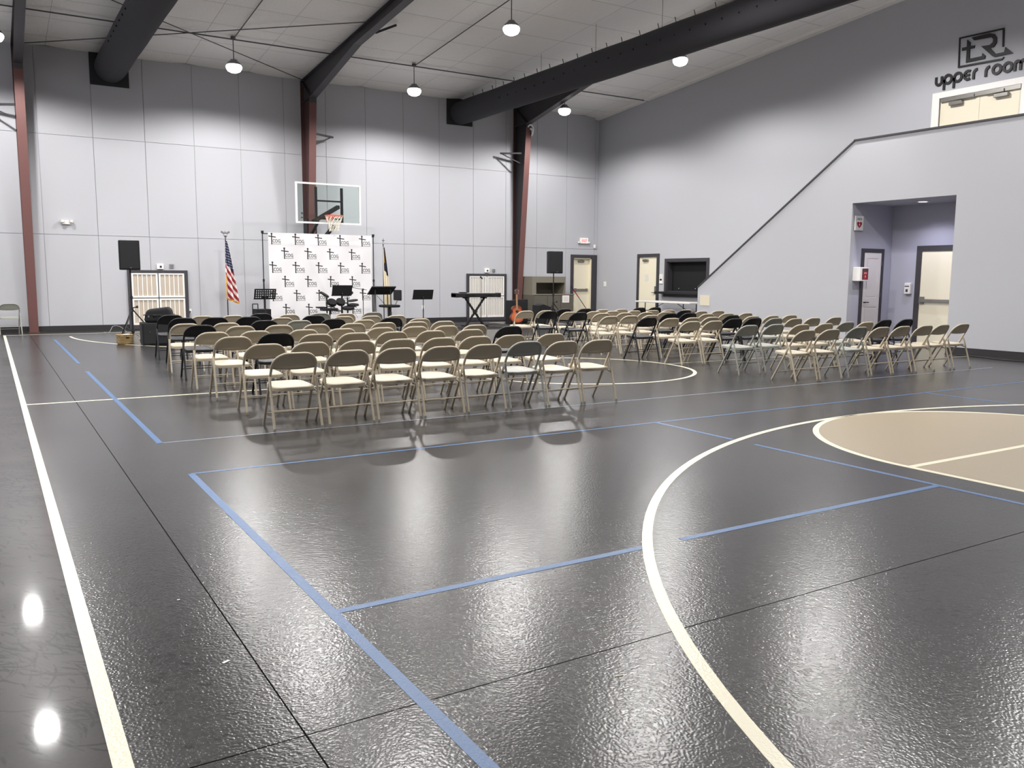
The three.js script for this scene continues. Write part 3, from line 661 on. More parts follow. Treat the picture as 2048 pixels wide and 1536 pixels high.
// devices above the grilles
for (const [u, v, where] of [[320, 533, 'behind the tripod speaker'], [973, 541, 'behind the keyboard']]) {
  const p = onZ(u, v, ZB), o = thing('wall_sensor', 'white boxed wall sensor above the air grille ' + where, 'wall sensor', [p.x, p.y, ZB]);
  mesh('plate', box(0.17, 0.14, 0.05, 0, 0, 0.025, 0.008), M.white, o); mesh('sensor_window', box(0.05, 0.05, 0.012, 0.01, -0.005, 0.054), M.black, o);
}
for (const [u, v, where] of [[343, 532, 'behind the tripod speaker'], [987, 541, 'behind the keyboard']]) {
  const p = onZ(u, v, ZB), o = thing('thermostat', 'small grey wall thermostat above the air grille ' + where, 'thermostat', [p.x, p.y, ZB]);
  mesh('plate', box(0.11, 0.11, 0.03, 0, 0, 0.015, 0.006), M.gray, o); mesh('slot_line', [0.02, 0, -0.02].map((y) => box(0.08, 0.006, 0.004, 0, y, 0.031)), M.trim, o);
}
{ const p = onZ(380, 622, ZB), o = thing('wall_outlet', 'white wall outlet with a grey cord beside the air grille', 'outlet', [p.x, p.y, ZB]);
  mesh('plate', box(0.08, 0.12, 0.012, 0, 0, 0.006, 0.003), M.white, o); mesh('plug', box(0.035, 0.04, 0.03, 0, -0.02, 0.025, 0.006), M.black, o);
  mesh('cord', cable([V(0, -0.03, 0.035), V(0.0, -0.12, 0.06), V(0.03, -0.24, 0.05), V(0.04, -0.42, 0.06)], 0.006), M.gray, o); }
{ const p = onZ(846, 615, ZB), o = thing('wall_outlet', 'white wall outlet behind the plain black music stand', 'outlet', [p.x, p.y, ZB]);
  mesh('plate', box(0.08, 0.12, 0.012, 0, 0, 0.006, 0.003), M.white, o); mesh('socket', [box(0.035, 0.03, 0.006, 0, 0.025, 0.012), box(0.035, 0.03, 0.006, 0, -0.025, 0.012)], M.offWhite, o); }
{ const p = onZ(133, 445, ZB), o = thing('emergency_light', 'white twin-head emergency light on the wall above the tripod speaker', 'emergency light', [p.x, p.y, ZB]);
  mesh('body', box(0.22, 0.1, 0.06, 0, 0, 0.03, 0.012), M.white, o); for (const s of [-1, 1]) mesh('lamp_head', cyl(0.045, 0.055, 0.06, s * 0.1, 0.03, 0.085, 14).rotateX(0), M.white, o); }
{ // exit sign over the wall door
  const a = onZ(1158, 475, ZB), b = onZ(1175, 488, ZB), cx = (a.x + b.x) / 2, cy = (a.y + b.y) / 2, o = thing('exit_sign', 'white exit sign with red letters above the wall door', 'exit sign', [cx, cy, ZB]);
  mesh('housing', box(0.34, 0.2, 0.05, 0, 0, 0.04, 0.006), M.white, o);
  const t = canvasTex(256, 144, (c) => { c.fillStyle = '#f7e9e6'; c.fillRect(0, 0, 256, 144); c.fillStyle = '#e0433e'; c.font = 'bold 108px sans-serif'; c.textAlign = 'center'; c.textBaseline = 'middle'; c.save(); c.translate(128, 76); c.scale(0.86, 1); c.fillText('EXIT', 0, 0); c.restore(); });
  mesh('face', new THREE.PlaneGeometry(0.31, 0.175).translate(0, 0, 0.067), std(0xffffff, 0.5, { map: t, emissive: 0xffffff, emissiveMap: t, emissiveIntensity: 0.25 }), o, 'red EXIT lettering');
  for (const s of [-1, 1]) mesh('lamp_head', cyl(0.04, 0.05, 0.06, s * 0.21, -0.06, 0.05, 12), M.white, o); }
{ const p = onZ(1188, 493, ZB), o = mesh('motion_sensor', [box(0.07, 0.13, 0.06, 0, 0, 0.03, 0.015)], M.white); o.position.set(p.x, p.y, ZB); tag(o, 'small white motion sensor in the room corner beside the exit sign', 'sensor'); }
{ const p = onX(1210, 568, XR), o = thing('light_switch', 'white light switch plate on the gable wall beside the corner door', 'light switch', [XR, p.y, p.z]);
  mesh('plate', box(0.012, 0.17, 0.14, -0.006, 0, 0, 0.003), M.white, o); mesh('toggle', [box(0.02, 0.03, 0.012, -0.014, 0, -0.03), box(0.02, 0.03, 0.012, -0.014, 0, 0.03)], M.offWhite, o); }

// flags
function drapedFlag(x, z, topY, botY, w0, w1, tex, seg, rough = 0.85) {
  const nx = 24, ny = 30, g = new THREE.PlaneGeometry(1, 1, nx, ny), p = g.attributes.position;
  for (let i = 0; i < p.count; i++) {
    const u = p.getX(i) + 0.5, v = 0.5 - p.getY(i), w = w0 + (w1 - w0) * Math.pow(v, 0.8);
    const y = topY - v * (topY - botY) - (u > 0 ? 0.12 * (u - 0.2) * v : 0) + (0.5 - u) * 0.02;
    p.setXYZ(i, x - w * 0.3 + u * w + 0.06 * v, y, z + 0.05 * Math.sin(u * 13 + 1.5 * v) * (0.3 + v) + 0.02);
  }
  g.computeVertexNormals();
  return g;
}
function flagThing(name, label, x, z, top, finial, finMat) {
  const o = thing(name, label, 'flag');
  mesh('pole', rod(V(x, 0.02, z), V(x, top, z), 0.013, 10), M.blackSoft, o);
  mesh('base', lathe([[0, 0.0], [0.17, 0], [0.17, 0.02], [0.06, 0.05], [0.03, 0.09], [0, 0.09]]).translate(x, 0, z), finMat, o);
  return o;
}
{
  const tex = canvasTex(256, 768, (c, w, h) => {
    c.fillStyle = '#f2ece6'; c.fillRect(0, 0, w, h); c.save(); c.translate(0, 300); c.rotate(0.62);
    for (let i = -8; i < 20; i++) { c.fillStyle = i % 2 ? '#f2ece6' : '#9c2a38'; c.fillRect(-300, i * 44, 1200, 44); } c.restore();
    c.fillStyle = '#23284e'; c.beginPath(); c.moveTo(0, 0); c.lineTo(w, 0); c.lineTo(w, 390); c.lineTo(120, 330); c.lineTo(0, 300); c.fill();
    c.fillStyle = '#ffffff'; for (let r = 0; r < 10; r++) for (let i = 0; i < 6; i++) { const X = 20 + i * 42 + (r % 2) * 21, Y = 24 + r * 34; c.beginPath(); for (let k = 0; k < 10; k++) { const a = k * Math.PI / 5 - Math.PI / 2, q = k % 2 ? 5 : 12; c.lineTo(X + q * Math.cos(a), Y + q * Math.sin(a)); } c.fill(); }
    c.fillStyle = '#d9a441'; c.fillRect(0, h - 22, w, 22); c.beginPath(); c.moveTo(0, 430); c.lineTo(26, 470); c.lineTo(26, h); c.lineTo(0, h); c.fill();
  });
  const x = 5.46, z = -23.45, o = flagThing('national_flag', 'red white and blue stars and stripes flag draped on an indoor pole', x, z, 2.4, null, M.brass);
  mesh('cloth', drapedFlag(x, z, 2.36, 0.78, 0.04, 0.34, tex), std(0xffffff, 0.85, { map: tex, side: THREE.DoubleSide }), o, 'stars and stripes cloth with a gold fringe');
  mesh('finial', [cyl(0.02, 0.025, 0.06, x, 2.43, z, 12), new THREE.SphereGeometry(0.05, 14, 10).translate(x, 2.5, z), bar(V(x - 0.11, 2.6, z), V(x, 2.53, z), 0.02, 0.05), bar(V(x + 0.11, 2.6, z), V(x, 2.53, z), 0.02, 0.05), new THREE.SphereGeometry(0.028, 10, 8).translate(x, 2.6, z)], M.chrome, o, 'silver eagle finial');
}
{
  const tex = canvasTex(128, 512, (c, w, h) => { c.fillStyle = '#efe6cf'; c.fillRect(0, 0, w, h); c.fillStyle = '#22263a'; c.fillRect(40, 0, w - 40, 190); c.beginPath(); c.moveTo(40, 190); c.lineTo(w, 150); c.lineTo(w, 230); c.fill(); c.fillStyle = '#caa14c'; c.fillRect(48, 20, 14, 110); });
  const x = 9.98, z = -23.45, o = flagThing('church_flag', 'white and dark blue flag draped on a pole beside the banner', x, z, 2.36, null, M.brass);
  mesh('cloth', drapedFlag(x, z, 2.3, 0.5, 0.04, 0.24, tex), std(0xffffff, 0.85, { map: tex, side: THREE.DoubleSide }), o, 'cream cloth with a dark blue upper corner');
  mesh('finial', [new THREE.SphereGeometry(0.03, 12, 8).translate(x, 2.39, z), span(x - 0.01, x + 0.01, 2.4, 2.55, z - 0.008, z + 0.008), span(x - 0.045, x + 0.045, 2.48, 2.5, z - 0.008, z + 0.008)], M.chrome, o, 'silver cross finial');
}
{ // banner and its stand
  const z = -21.5, x0 = onZ(535, 465, z).x, x1 = onZ(742, 473, z).x, top = 2.5;
  const s = thing('backdrop_stand', 'black telescopic pole frame that holds up the white banner', 'backdrop stand');
  for (const x of [x0 - 0.13, x1 + 0.06]) {
    mesh('pole', [rod(V(x, 0.02, z), V(x, 1.35, z), 0.017, 10), rod(V(x, 1.3, z), V(x, top + 0.04, z), 0.012, 10)], M.black, s);
    mesh('foot', [rod(V(x, 0.3, z), V(x - 0.28, 0.012, z + 0.3), 0.009), rod(V(x, 0.3, z), V(x + 0.28, 0.012, z + 0.3), 0.009), rod(V(x, 0.3, z), V(x, 0.012, z - 0.4), 0.009)], M.black, s);
    mesh('clamp', box(0.06, 0.06, 0.05, x, top + 0.03, z, 0.008), M.black, s); mesh('collar', cyl(0.026, 0.026, 0.06, x, 1.33, z, 12), M.black, s);
  }
  mesh('crossbar', rod(V(x0 - 0.15, top - 0.01, z), V(x1 + 0.08, top - 0.01, z), 0.012, 10), M.black, s);
  const tex = canvasTex(1024, 1024, (c, w, h) => {
    c.fillStyle = '#f1eff1'; c.fillRect(0, 0, w, h);
    const mark = (x, y) => {
      c.save(); c.translate(x, y); c.scale(1.22, 1.22); c.fillStyle = '#1d1b1d'; c.strokeStyle = '#3b393b';
      c.fillRect(-4, -44, 8, 88); c.beginPath(); c.ellipse(0, -46, 7, 7, 0, 0, 7); c.fill();
      c.save(); c.rotate(0.14); c.fillRect(-28, -26, 58, 8); c.restore();
      c.lineWidth = 2.5; c.font = '38px sans-serif'; c.save(); c.translate(6, 28); c.scale(0.82, 1); c.strokeText('COG', 0, 0); c.restore();
      c.fillStyle = '#777'; c.fillRect(4, 37, 66, 4); c.fillRect(66, 30, 3, 10);
      c.restore();
    };
    const H = [68, 215, 362, 509, 656, 803, 950];
    H.forEach((y, r) => { const n = r % 2 ? 4 : 5; for (let i = 0; i < n; i++) mark((r % 2 ? 150 : 34) + i * 222, y); });
  });
  const nx = 60, ny = 50, g = new THREE.PlaneGeometry(x1 - x0, top - 0.02, nx, ny), p = g.attributes.position;
  for (let i = 0; i < p.count; i++) {
    const u = p.getX(i), v = p.getY(i);
    p.setZ(i, 0.012 * Math.sin(u * 4 + v * 3) + 0.008 * Math.sin(u * 9 - v * 5 + 1) + 0.016 * Math.exp(-Math.pow((u + 0.25 + (v - 0.5) * 0.45) / 0.06, 2)) + 0.012 * Math.exp(-Math.pow((u - 0.75 + (v - 0.9) * 0.2) / 0.05, 2)) + 0.014 * Math.exp(-Math.pow((v - 0.98) / 0.03, 2)));
  }
  g.computeVertexNormals(); g.translate((x0 + x1) / 2, top / 2 + 0.03, z + 0.03);
  const b = mesh('banner', g, std(0xffffff, 0.7, { map: tex, side: THREE.DoubleSide })); tag(b, 'white step and repeat banner printed with rows of cross emblems', 'banner');
}
// music stands
function musicStand(name, label, u0, u1, vt, vb, z, tilt, perforated) {
  const a = onZ(u0, vt, z), b = onZ(u1, vb, z), cx = (a.x + b.x) / 2, w = b.x - a.x, h = a.y - b.y, o = thing(name, label, 'music stand', [cx, 0, z]);
  const d = new THREE.Group(); d.name = 'desk'; d.position.set(0, b.y + h / 2, 0); d.rotation.set(tilt, 0, 0.0); o.add(d);
  if (perforated) {
    const s = poly([[-w / 2, -h / 2], [w / 2, -h / 2], [w / 2, h / 2], [-w / 2, h / 2]]);
    for (let i = 0; i < 9; i++) for (let j = 0; j < 4; j++) if (!(j === 0 && i > 2 && i < 6)) { const c = new THREE.Path(); c.absarc((i - 4) * w * 0.1, (j - 1.5) * h * 0.21, Math.min(w, h) * 0.062, 0, Math.PI * 2, true); s.holes.push(c); }
    mesh('plate', new THREE.ExtrudeGeometry(s, { depth: 0.004, bevelEnabled: false, curveSegments: 4 }), M.black, d);
  } else mesh('plate', box(w, h, 0.006, 0, 0, 0, 0), M.black, d);
  mesh('lip', box(w, 0.008, 0.05, 0, -h / 2, -0.025), M.black, d);
  mesh('clamp', [box(0.04, 0.05, 0.05, 0, b.y + h * 0.2, 0.0, 0.008)], M.black, o);
  mesh('pole', [rod(V(0, 0.06, 0.01), V(0, 0.6, 0.01), 0.014, 10), rod(V(0, 0.55, 0.01), V(0, b.y + h * 0.3, 0.01), 0.01, 10)], M.black, o);
  for (let i = 0; i < 3; i++) { const q = 0.5 + i * 2.094; mesh('leg', [rod(V(0, 0.28, -0.03), V(0.3 * Math.cos(q), 0.012, -0.03 + 0.3 * Math.sin(q)), 0.009, 6)], M.black, o); }
}
musicStand('music_stand', 'black perforated music stand near the national flag', 508, 552, 577, 599, -20.3, 0.35, true);
musicStand('music_stand', 'black solid music stand in front of the drum kit', 664, 704, 570, 592, -19.9, 0.3, false);
musicStand('music_stand', 'plain black music stand between the keyboard and the swivel chair', 826, 866, 579, 599, -21, 0.3, false);
{ // tilted desk on four legs
  const z = -20.2, a = onZ(754, 573, z), b = onZ(790, 573, z), c = onZ(735, 589, z), d = onZ(783, 589, z), o = thing('slanted_desk', 'black slanted lectern desk on thin legs beside the white banner', 'lectern');
  const yT = a.y, yB = c.y, zF = z - 0.16, zB2 = z + 0.16, cx = (c.x + d.x) / 2 + 0.06;
  mesh('top', bar(V(cx, yB, zF), V(cx, yT, zB2), 0.66, 0.02), M.black, o);
  mesh('lip', bar(V(cx - 0.33, yB + 0.01, zF), V(cx + 0.33, yB + 0.01, zF), 0.02, 0.03), M.black, o);
  for (const [x, zz] of [[cx - 0.2, zF + 0.06], [cx + 0.22, zF + 0.06], [cx - 0.2, zB2 - 0.06], [cx + 0.22, zB2 - 0.06]]) mesh('leg', rod(V(x, 0.01, zz), V(x - 0.02, yB + (zz > z ? 0.12 : 0.02), zz), 0.014, 8), M.black, o);
  mesh('stretcher', [rod(V(cx - 0.2, 0.3, zF + 0.06), V(cx + 0.22, 0.3, zF + 0.06), 0.009), rod(V(cx - 0.18, yB - 0.02, zB2 - 0.06), V(cx + 0.21, 0.55, zB2 - 0.06), 0.006)], M.black, o);
}
{ // swivel chair
  const z = -20.6, s = onZ(779, 612, z), o = thing('swivel_chair', 'black armless swivel chair beside the white and blue flag', 'chair', [s.x, 0, z], 0.2);
  mesh('seat', box(0.42, 0.07, 0.42, 0, s.y, 0, 0.03), M.blackSoft, o);
  mesh('backrest', box(0.05, 0.28, 0.34, 0.26, s.y + 0.28, 0, 0.024), M.blackSoft, o).rotation.z = 0;
  mesh('back_bar', bar(V(0.15, s.y - 0.04, 0), V(0.28, s.y + 0.2, 0), 0.05, 0.012), M.steel, o);
  mesh('column', rod(V(0, 0.1, 0), V(0, s.y, 0), 0.028, 12), M.black, o);
  for (let i = 0; i < 5; i++) { const a = i * 1.2566; const l = mesh('leg', bar(V(0, 0.11, 0), V(0.27 * Math.cos(a), 0.07, 0.27 * Math.sin(a)), 0.04, 0.03), M.black, o); mesh('caster', new THREE.SphereGeometry(0.028, 8, 6).translate(0.27 * Math.cos(a), 0.028, 0.27 * Math.sin(a)), M.black, l); }
}
{ // electronic drum kit
  const z = -20.7, o = thing('electronic_drum_kit', 'black electronic drum kit in front of the white banner', 'drum kit');
  const P = (u, v, dz = 0) => onZ(u, v, z + dz);
  const pole = (u, v0, dz) => { const t = P(u, v0, dz); mesh('rack_post', rod(V(t.x, 0.015, t.z), t, 0.018, 10), M.black, o); mesh('foot', [rod(V(t.x - 0.2, 0.015, t.z + 0.1), V(t.x + 0.2, 0.015, t.z - 0.1), 0.014)], M.black, o); };
  pole(653.5, 594, 0); pole(683, 596, -0.05); pole(695, 595, 0.1);
  const l = P(652, 606), r = P(697, 606);
  mesh('rack_bar', [rod(l, r, 0.016), rod(P(652, 620), P(684, 622), 0.014)], M.black, o);
  const pad = (name, u, v, rad, th, tilt, turn, dz = 0) => { const q = P(u, v, dz), m = mesh(name, cyl(rad, rad * 0.96, th, 0, 0, 0, 24), M.padRubber, o); m.position.copy(q); m.rotation.set(tilt, 0, turn); };
  pad('cymbal_pad', 649, 589, 0.13, 0.03, 0.35, -0.45); pad('tom_pad', 664, 605, 0.12, 0.07, 0.7, 0, 0.08); pad('tom_pad', 681, 604, 0.12, 0.07, 0.7, 0, 0.08);
  pad('cymbal_pad', 706, 601, 0.13, 0.02, 0.1, 0.18); pad('cymbal_pad', 707, 609.5, 0.14, 0.03, 0.15, 0.05, 0.1); pad('snare_pad', 697, 616, 0.15, 0.05, 0.2, 0.1, 0.2);
  pad('cymbal_pad', 699, 587, 0.1, 0.025, 0.3, 0.5, -0.1);
  const h = P(658, 618); mesh('pedal_board', [box(0.4, 0.07, 0.25, h.x, h.y - 0.01, h.z, 0.015), box(0.22, 0.04, 0.2, h.x - 0.2, h.y + 0.04, h.z - 0.02, 0.01)], M.black, o);
  mesh('pedal_board_post', rod(V(h.x + 0.02, 0.015, h.z), V(h.x + 0.02, h.y, h.z), 0.02), M.black, o);
  mesh('cable', [cable([P(700, 612), P(706, 622), P(712, 630), P(716, 636)], 0.005), cable([P(650, 592), P(651, 600), P(652, 612)], 0.005)], M.gray, o);
}
{ // boom microphone stand by the drums
  const z = -20.9, o = thing('microphone_stand', 'black boom microphone stand beside the drum kit', 'microphone stand'), t = onZ(726, 579, z), a = onZ(703, 575, z), b = onZ(734, 580, z);
  mesh('pole', rod(V(t.x, 0.02, z), t, 0.01), M.black, o); mesh('boom', rod(V(a.x, a.y, z + 0.05), V(b.x, b.y, z - 0.02), 0.007), M.black, o);
  mesh('boom_clutch', [cyl(0.02, 0.02, 0.05, t.x, t.y, z, 10)], M.black, o);
  mesh('microphone', [rod(V(a.x - 0.13, a.y + 0.01, z + 0.06), V(a.x, a.y, z + 0.05), 0.014), new THREE.SphereGeometry(0.025, 10, 8).translate(a.x - 0.15, a.y + 0.012, z + 0.06)], M.grille, o);
  for (let i = 0; i < 3; i++) { const q = 0.4 + i * 2.094; mesh('leg', rod(V(t.x, 0.1, z), V(t.x + 0.3 * Math.cos(q), 0.012, z + 0.3 * Math.sin(q)), 0.009), M.black, o); }
}
{ // keyboard, X stand, straight microphone stand
  const z = -21.7, a = onZ(907, 589, z), b = onZ(997, 590, z), y = (a.y + b.y) / 2 - 0.06, cx = (a.x + b.x) / 2, w = b.x - a.x;
  const s = thing('keyboard_stand', 'black X shaped keyboard stand on the rug', 'keyboard stand', [cx - 0.05, 0, z]);
  const hb = y - 0.035, yA = 0.042;
  mesh('cross_tube', bar(V(-0.3, yA, 0.02), V(0.3, hb, 0.02), 0.05, 0.05), M.black, s); mesh('cross_tube', bar(V(0.3, yA, -0.03), V(-0.3, hb, -0.03), 0.05, 0.05), M.black, s);
  for (const x of [-0.3, 0.3]) { mesh('floor_bar', box(0.045, 0.04, 0.5, x, 0.026, 0, 0.01), M.black, s); mesh('top_bar', box(0.045, 0.03, 0.36, x, hb + 0.005, 0, 0.01), M.black, s); }
  mesh('pivot', cyl(0.05, 0.05, 0.12, 0, 0, 0, 16).rotateX(Math.PI / 2).translate(0, (yA + hb) / 2, 0), M.black, s);
  const k = thing('electronic_keyboard', 'long black electronic keyboard resting on the X stand', 'keyboard', [cx, y - 0.012, z]);
  mesh('body', box(w, 0.12, 0.32, 0, 0.06, 0, 0.02), M.black, k);
  mesh('key_bed', box(w * 0.88, 0.012, 0.14, 0, 0.122, -0.08), M.offWhite, k);
  mesh('end_block', box(0.1, 0.13, 0.33, -w / 2 + 0.05, 0.062, 0, 0.02), M.blackSoft, k); mesh('end_block', box(0.12, 0.13, 0.33, w / 2 - 0.06, 0.062, 0, 0.02), M.blackSoft, k);
  mesh('rear_panel', box(0.3, 0.04, 0.012, -0.3, 0.06, 0.163), M.blackGloss, k); mesh('rear_panel', box(0.24, 0.03, 0.012, 0.35, 0.06, 0.163), M.blackGloss, k);
  const d = thing('small_device', 'small black device lying on the end of the keyboard', 'device', [a.x + 0.3, y + 0.108, z]);
  mesh('case', box(0.2, 0.03, 0.15, 0, 0.016, 0, 0.006), M.black, d); mesh('screen', box(0.1, 0.004, 0.06, 0, 0.032, 0), M.blackGloss, d);
  const m = thing('microphone_stand', 'straight black microphone stand behind the keyboard', 'microphone stand'), t = onZ(962, 556, z - 0.5);
  mesh('pole', [rod(V(t.x, 0.03, z - 0.5), V(t.x, 1.0, z - 0.5), 0.013), rod(V(t.x, 0.9, z - 0.5), t, 0.009)], M.black, m);
  mesh('base', lathe([[0, 0.0], [0.14, 0.0], [0.14, 0.02], [0.03, 0.04], [0, 0.04]]).translate(t.x, 0, z - 0.5), M.black, m);
  mesh('microphone', [rod(V(t.x + 0.02, t.y - 0.02, z - 0.46), V(t.x - 0.06, t.y + 0.02, z - 0.4), 0.016), new THREE.SphereGeometry(0.028, 10, 8).translate(t.x - 0.07, t.y + 0.025, z - 0.39)], M.grille, m);
}
{ // acoustic guitar on a floor stand
  const z = -21.2, base = onZ(1032, 650, z), o = thing('acoustic_guitar', 'orange sunburst acoustic guitar leaning on a floor stand', 'guitar', [base.x, 0.1, z], 0);
  o.rotation.set(-0.14, -0.15, -0.05);
  const S = new THREE.Shape(); S.moveTo(0, 0); S.bezierCurveTo(0.12, 0, 0.2, 0.05, 0.2, 0.15); S.bezierCurveTo(0.2, 0.24, 0.125, 0.25, 0.125, 0.3); S.bezierCurveTo(0.125, 0.34, 0.15, 0.36, 0.15, 0.41); S.bezierCurveTo(0.15, 0.47, 0.09, 0.5, 0.03, 0.5);
  S.lineTo(-0.03, 0.5); S.bezierCurveTo(-0.09, 0.5, -0.15, 0.47, -0.15, 0.41); S.bezierCurveTo(-0.15, 0.36, -0.125, 0.34, -0.125, 0.3); S.bezierCurveTo(-0.125, 0.25, -0.2, 0.24, -0.2, 0.15); S.bezierCurveTo(-0.2, 0.05, -0.12, 0, 0, 0);
  mesh('body', new THREE.ExtrudeGeometry(S, { depth: 0.09, bevelEnabled: true, bevelSize: 0.006, bevelThickness: 0.006, bevelSegments: 2, curveSegments: 16 }), std(0x6e2a17, 0.3), o, 'dark red brown sides');
  const gt = canvasTex(256, 320, (c) => { const g = c.createRadialGradient(128, 190, 20, 128, 170, 170); g.addColorStop(0, '#cf7742'); g.addColorStop(0.6, '#b85a30'); g.addColorStop(1, '#5a2415'); c.fillStyle = g; c.fillRect(0, 0, 256, 320); });
  const top = new THREE.ShapeGeometry(S, 16).scale(0.96, 0.97, 1).translate(0, 0.007, 0.098); { const p = top.attributes.position, uv = top.attributes.uv; for (let i = 0; i < p.count; i++) uv.setXY(i, p.getX(i) / 0.42 + 0.5, p.getY(i) / 0.5); }
  mesh('soundboard', top, std(0xffffff, 0.25, { map: gt }), o, 'glossy orange sunburst top');
  mesh('sound_hole', new THREE.CircleGeometry(0.048, 24).translate(0, 0.33, 0.1), M.dark, o);
  mesh('bridge', box(0.13, 0.022, 0.012, 0, 0.15, 0.104, 0.004), M.black, o);
  mesh('neck', [box(0.05, 0.46, 0.03, 0, 0.6, 0.098, 0.006)], std(0xa07a52, 0.5), o, 'pale brown fretboard');
  const hd = mesh('headstock', [box(0.075, 0.17, 0.02, 0, 0.91, 0.092, 0.006)], std(0x4a2a1c, 0.4), o);
  for (const s of [-1, 1]) for (let i = 0; i < 3; i++) mesh('tuning_peg', rod(V(s * 0.035, 0.87 + i * 0.045, 0.092), V(s * 0.065, 0.87 + i * 0.045, 0.092), 0.009, 6), M.chrome, hd);
  mesh('string', [-2.5, -1.5, -0.5, 0.5, 1.5, 2.5].map((i) => rod(V(i * 0.007, 0.15, 0.112), V(i * 0.006, 0.85, 0.116), 0.0008, 4)), M.chrome, o);
  const st = thing('guitar_stand', 'black folding guitar stand under the orange guitar', 'guitar stand', [base.x, 0, z]);
  mesh('leg', [rod(V(0, 0.45, -0.1), V(-0.18, 0.012, 0.1), 0.011)], M.black, st); mesh('leg', [rod(V(0, 0.45, -0.1), V(0.18, 0.012, 0.1), 0.011)], M.black, st); mesh('leg', [rod(V(0, 0.45, -0.1), V(0, 0.012, -0.32), 0.011)], M.black, st);
  mesh('cradle', [rod(V(-0.16, 0.07, 0.07), V(-0.12, 0.08, 0.2), 0.01), rod(V(0.16, 0.07, 0.07), V(0.12, 0.08, 0.2), 0.01), rod(V(-0.17, 0.07, 0.07), V(0.17, 0.07, 0.07), 0.01)], M.black, st);
}
// black boxes behind the guitar, wedge monitor, hand cart
{
  const mk = (u0, u1, vt, z, d, label, name, cat) => { const a = onZ(u0, vt, z), b = onZ(u1, vt, z), o = thing(name, label, cat, [(a.x + b.x) / 2, 0, z - d / 2]); const w = b.x - a.x, h = a.y; mesh('cabinet', box(w, h - 0.015, d, 0, (h + 0.015) / 2, 0, 0.012), M.blackSoft, o); mesh('grille', box(w * 0.88, h * 0.84, 0.02, 0, h / 2, d / 2, 0.006), M.grille, o); for (const s of [-1, 1]) mesh('foot', box(0.05, 0.016, d * 0.8, s * w * 0.38, 0.008, 0), M.rubber, o); return o; };
  mk(1037, 1056, 599, -22.6, 0.35, 'tall black speaker cabinet standing behind the guitar neck', 'speaker_cabinet', 'speaker');
  mk(1021, 1033, 601, -22.2, 0.3, 'narrow black speaker cabinet between the guitar and the air grille', 'speaker_cabinet', 'speaker');
  const z = -21.9, a = onZ(1072, 609, z), b = onZ(1104, 620, z), o = thing('stage_monitor', 'black wedge stage monitor in front of the taupe cabinet', 'stage monitor', [(a.x + b.x) / 2, 0, z]);
  const w = b.x - a.x, h = a.y;
  mesh('cabinet', slabXY(poly([[-w / 2, 0], [w / 2, 0], [w / 2, h * 0.72], [w / 2 - 0.06, h * 0.8], [-w / 2 + 0.14, h], [-w / 2, h * 0.96]]), -0.2, 0.2), M.blackSoft, o);
  mesh('grille', bar(V(-w / 2 + 0.15, h + 0.004, 0), V(w / 2 - 0.06, h * 0.8 + 0.004, 0), 0.36, 0.012), M.grille, o);
}
{
  const z = -21, a = onZ(505, 608, z), b = onZ(541, 630, z), o = thing('hand_cart', 'black folding hand cart with a square tube handle beside the banner pole', 'hand cart', [(a.x + b.x) / 2, 0, z]);
  const w = b.x - a.x, h = a.y;
  mesh('handle', [rod(V(-w / 2, 0.1, 0), V(-w / 2, h, 0), 0.012), rod(V(-w / 2, h, 0), V(-w / 2 + 0.13, h, 0), 0.012), rod(V(-w / 2 + 0.13, h, 0), V(-w / 2 + 0.13, 0.1, 0), 0.012)], M.black, o);
  mesh('basket', box(w * 0.82, h * 0.72, 0.34, w * 0.06, h * 0.42 + 0.04, -0.05, 0.01), M.blackSoft, o);
  for (const s of [-1, 1]) mesh('wheel', cyl(0.06, 0.06, 0.03, 0, 0, 0, 16).rotateZ(Math.PI / 2).translate(s * w * 0.4, 0.06, 0.1), M.rubber, o);
}
{ // taupe cabinet with an open shelf
  const z1 = -23.3, z0 = ZB + 0.05, a = onZ(1068, 553, z1), b = onZ(1135, 553, z1), c = onZ(1147, 588, z1), o = thing('storage_cabinet', 'taupe office cabinet with an open hutch shelf beside the wall door', 'cabinet');
  const x0 = a.x, x1 = b.x, x2 = c.x, H = a.y, h = c.y, hz = z0 + 0.45;
  mesh('body', [span(x0, x2, 0.03, h - 0.03, z0, z1)], M.taupe, o); mesh('counter', span(x0, x2 + 0.02, h - 0.03, h, z0, z1 + 0.02, 0.006), M.taupeLight, o, 'lighter counter edge');
  mesh('hutch', [span(x0, x0 + 0.16, h, H - 0.2, z0, z1 - 0.1), span(x1 - 0.04, x1, h, H - 0.2, z0, z1 - 0.1), span(x0, x1, H - 0.2, H, z0, z1 - 0.1), span(x0 + 0.16, x1 - 0.04, h, H - 0.2, z0, z0 + 0.03)], M.taupeLight, o);
  for (let i = 0; i < 3; i++) { const w = (x2 - x0) / 3, dx = x0 + w * i; const d = mesh('door', span(dx + 0.012, dx + w - 0.012, 0.06, h - 0.06, z1, z1 + 0.018, 0.004), M.taupe, o); mesh('handle', span(dx + w - 0.06, dx + w - 0.045, h * 0.55, h * 0.7, z1 + 0.018, z1 + 0.035), M.steel, d); }
  mesh('kick_plate', span(x0 + 0.02, x2 - 0.02, 0, 0.03, z0, z1 - 0.03), M.black, o);
  const p = onZ(1131.5, 598, z1 + 0.02), q = mesh('paper_notice', box(0.28, 0.24, 0.004), std(0xffffff, 0.8, { map: canvasTex(64, 64, (k) => { k.fillStyle = '#efece6'; k.fillRect(0, 0, 64, 64); k.fillStyle = '#a8a49c'; for (let i = 0; i < 5; i++) k.fillRect(10, 12 + i * 9, 44, 3); }) })); q.position.set(p.x, p.y, z1 + 0.022); tag(q, 'white paper notice taped to the taupe cabinet', 'notice');
}
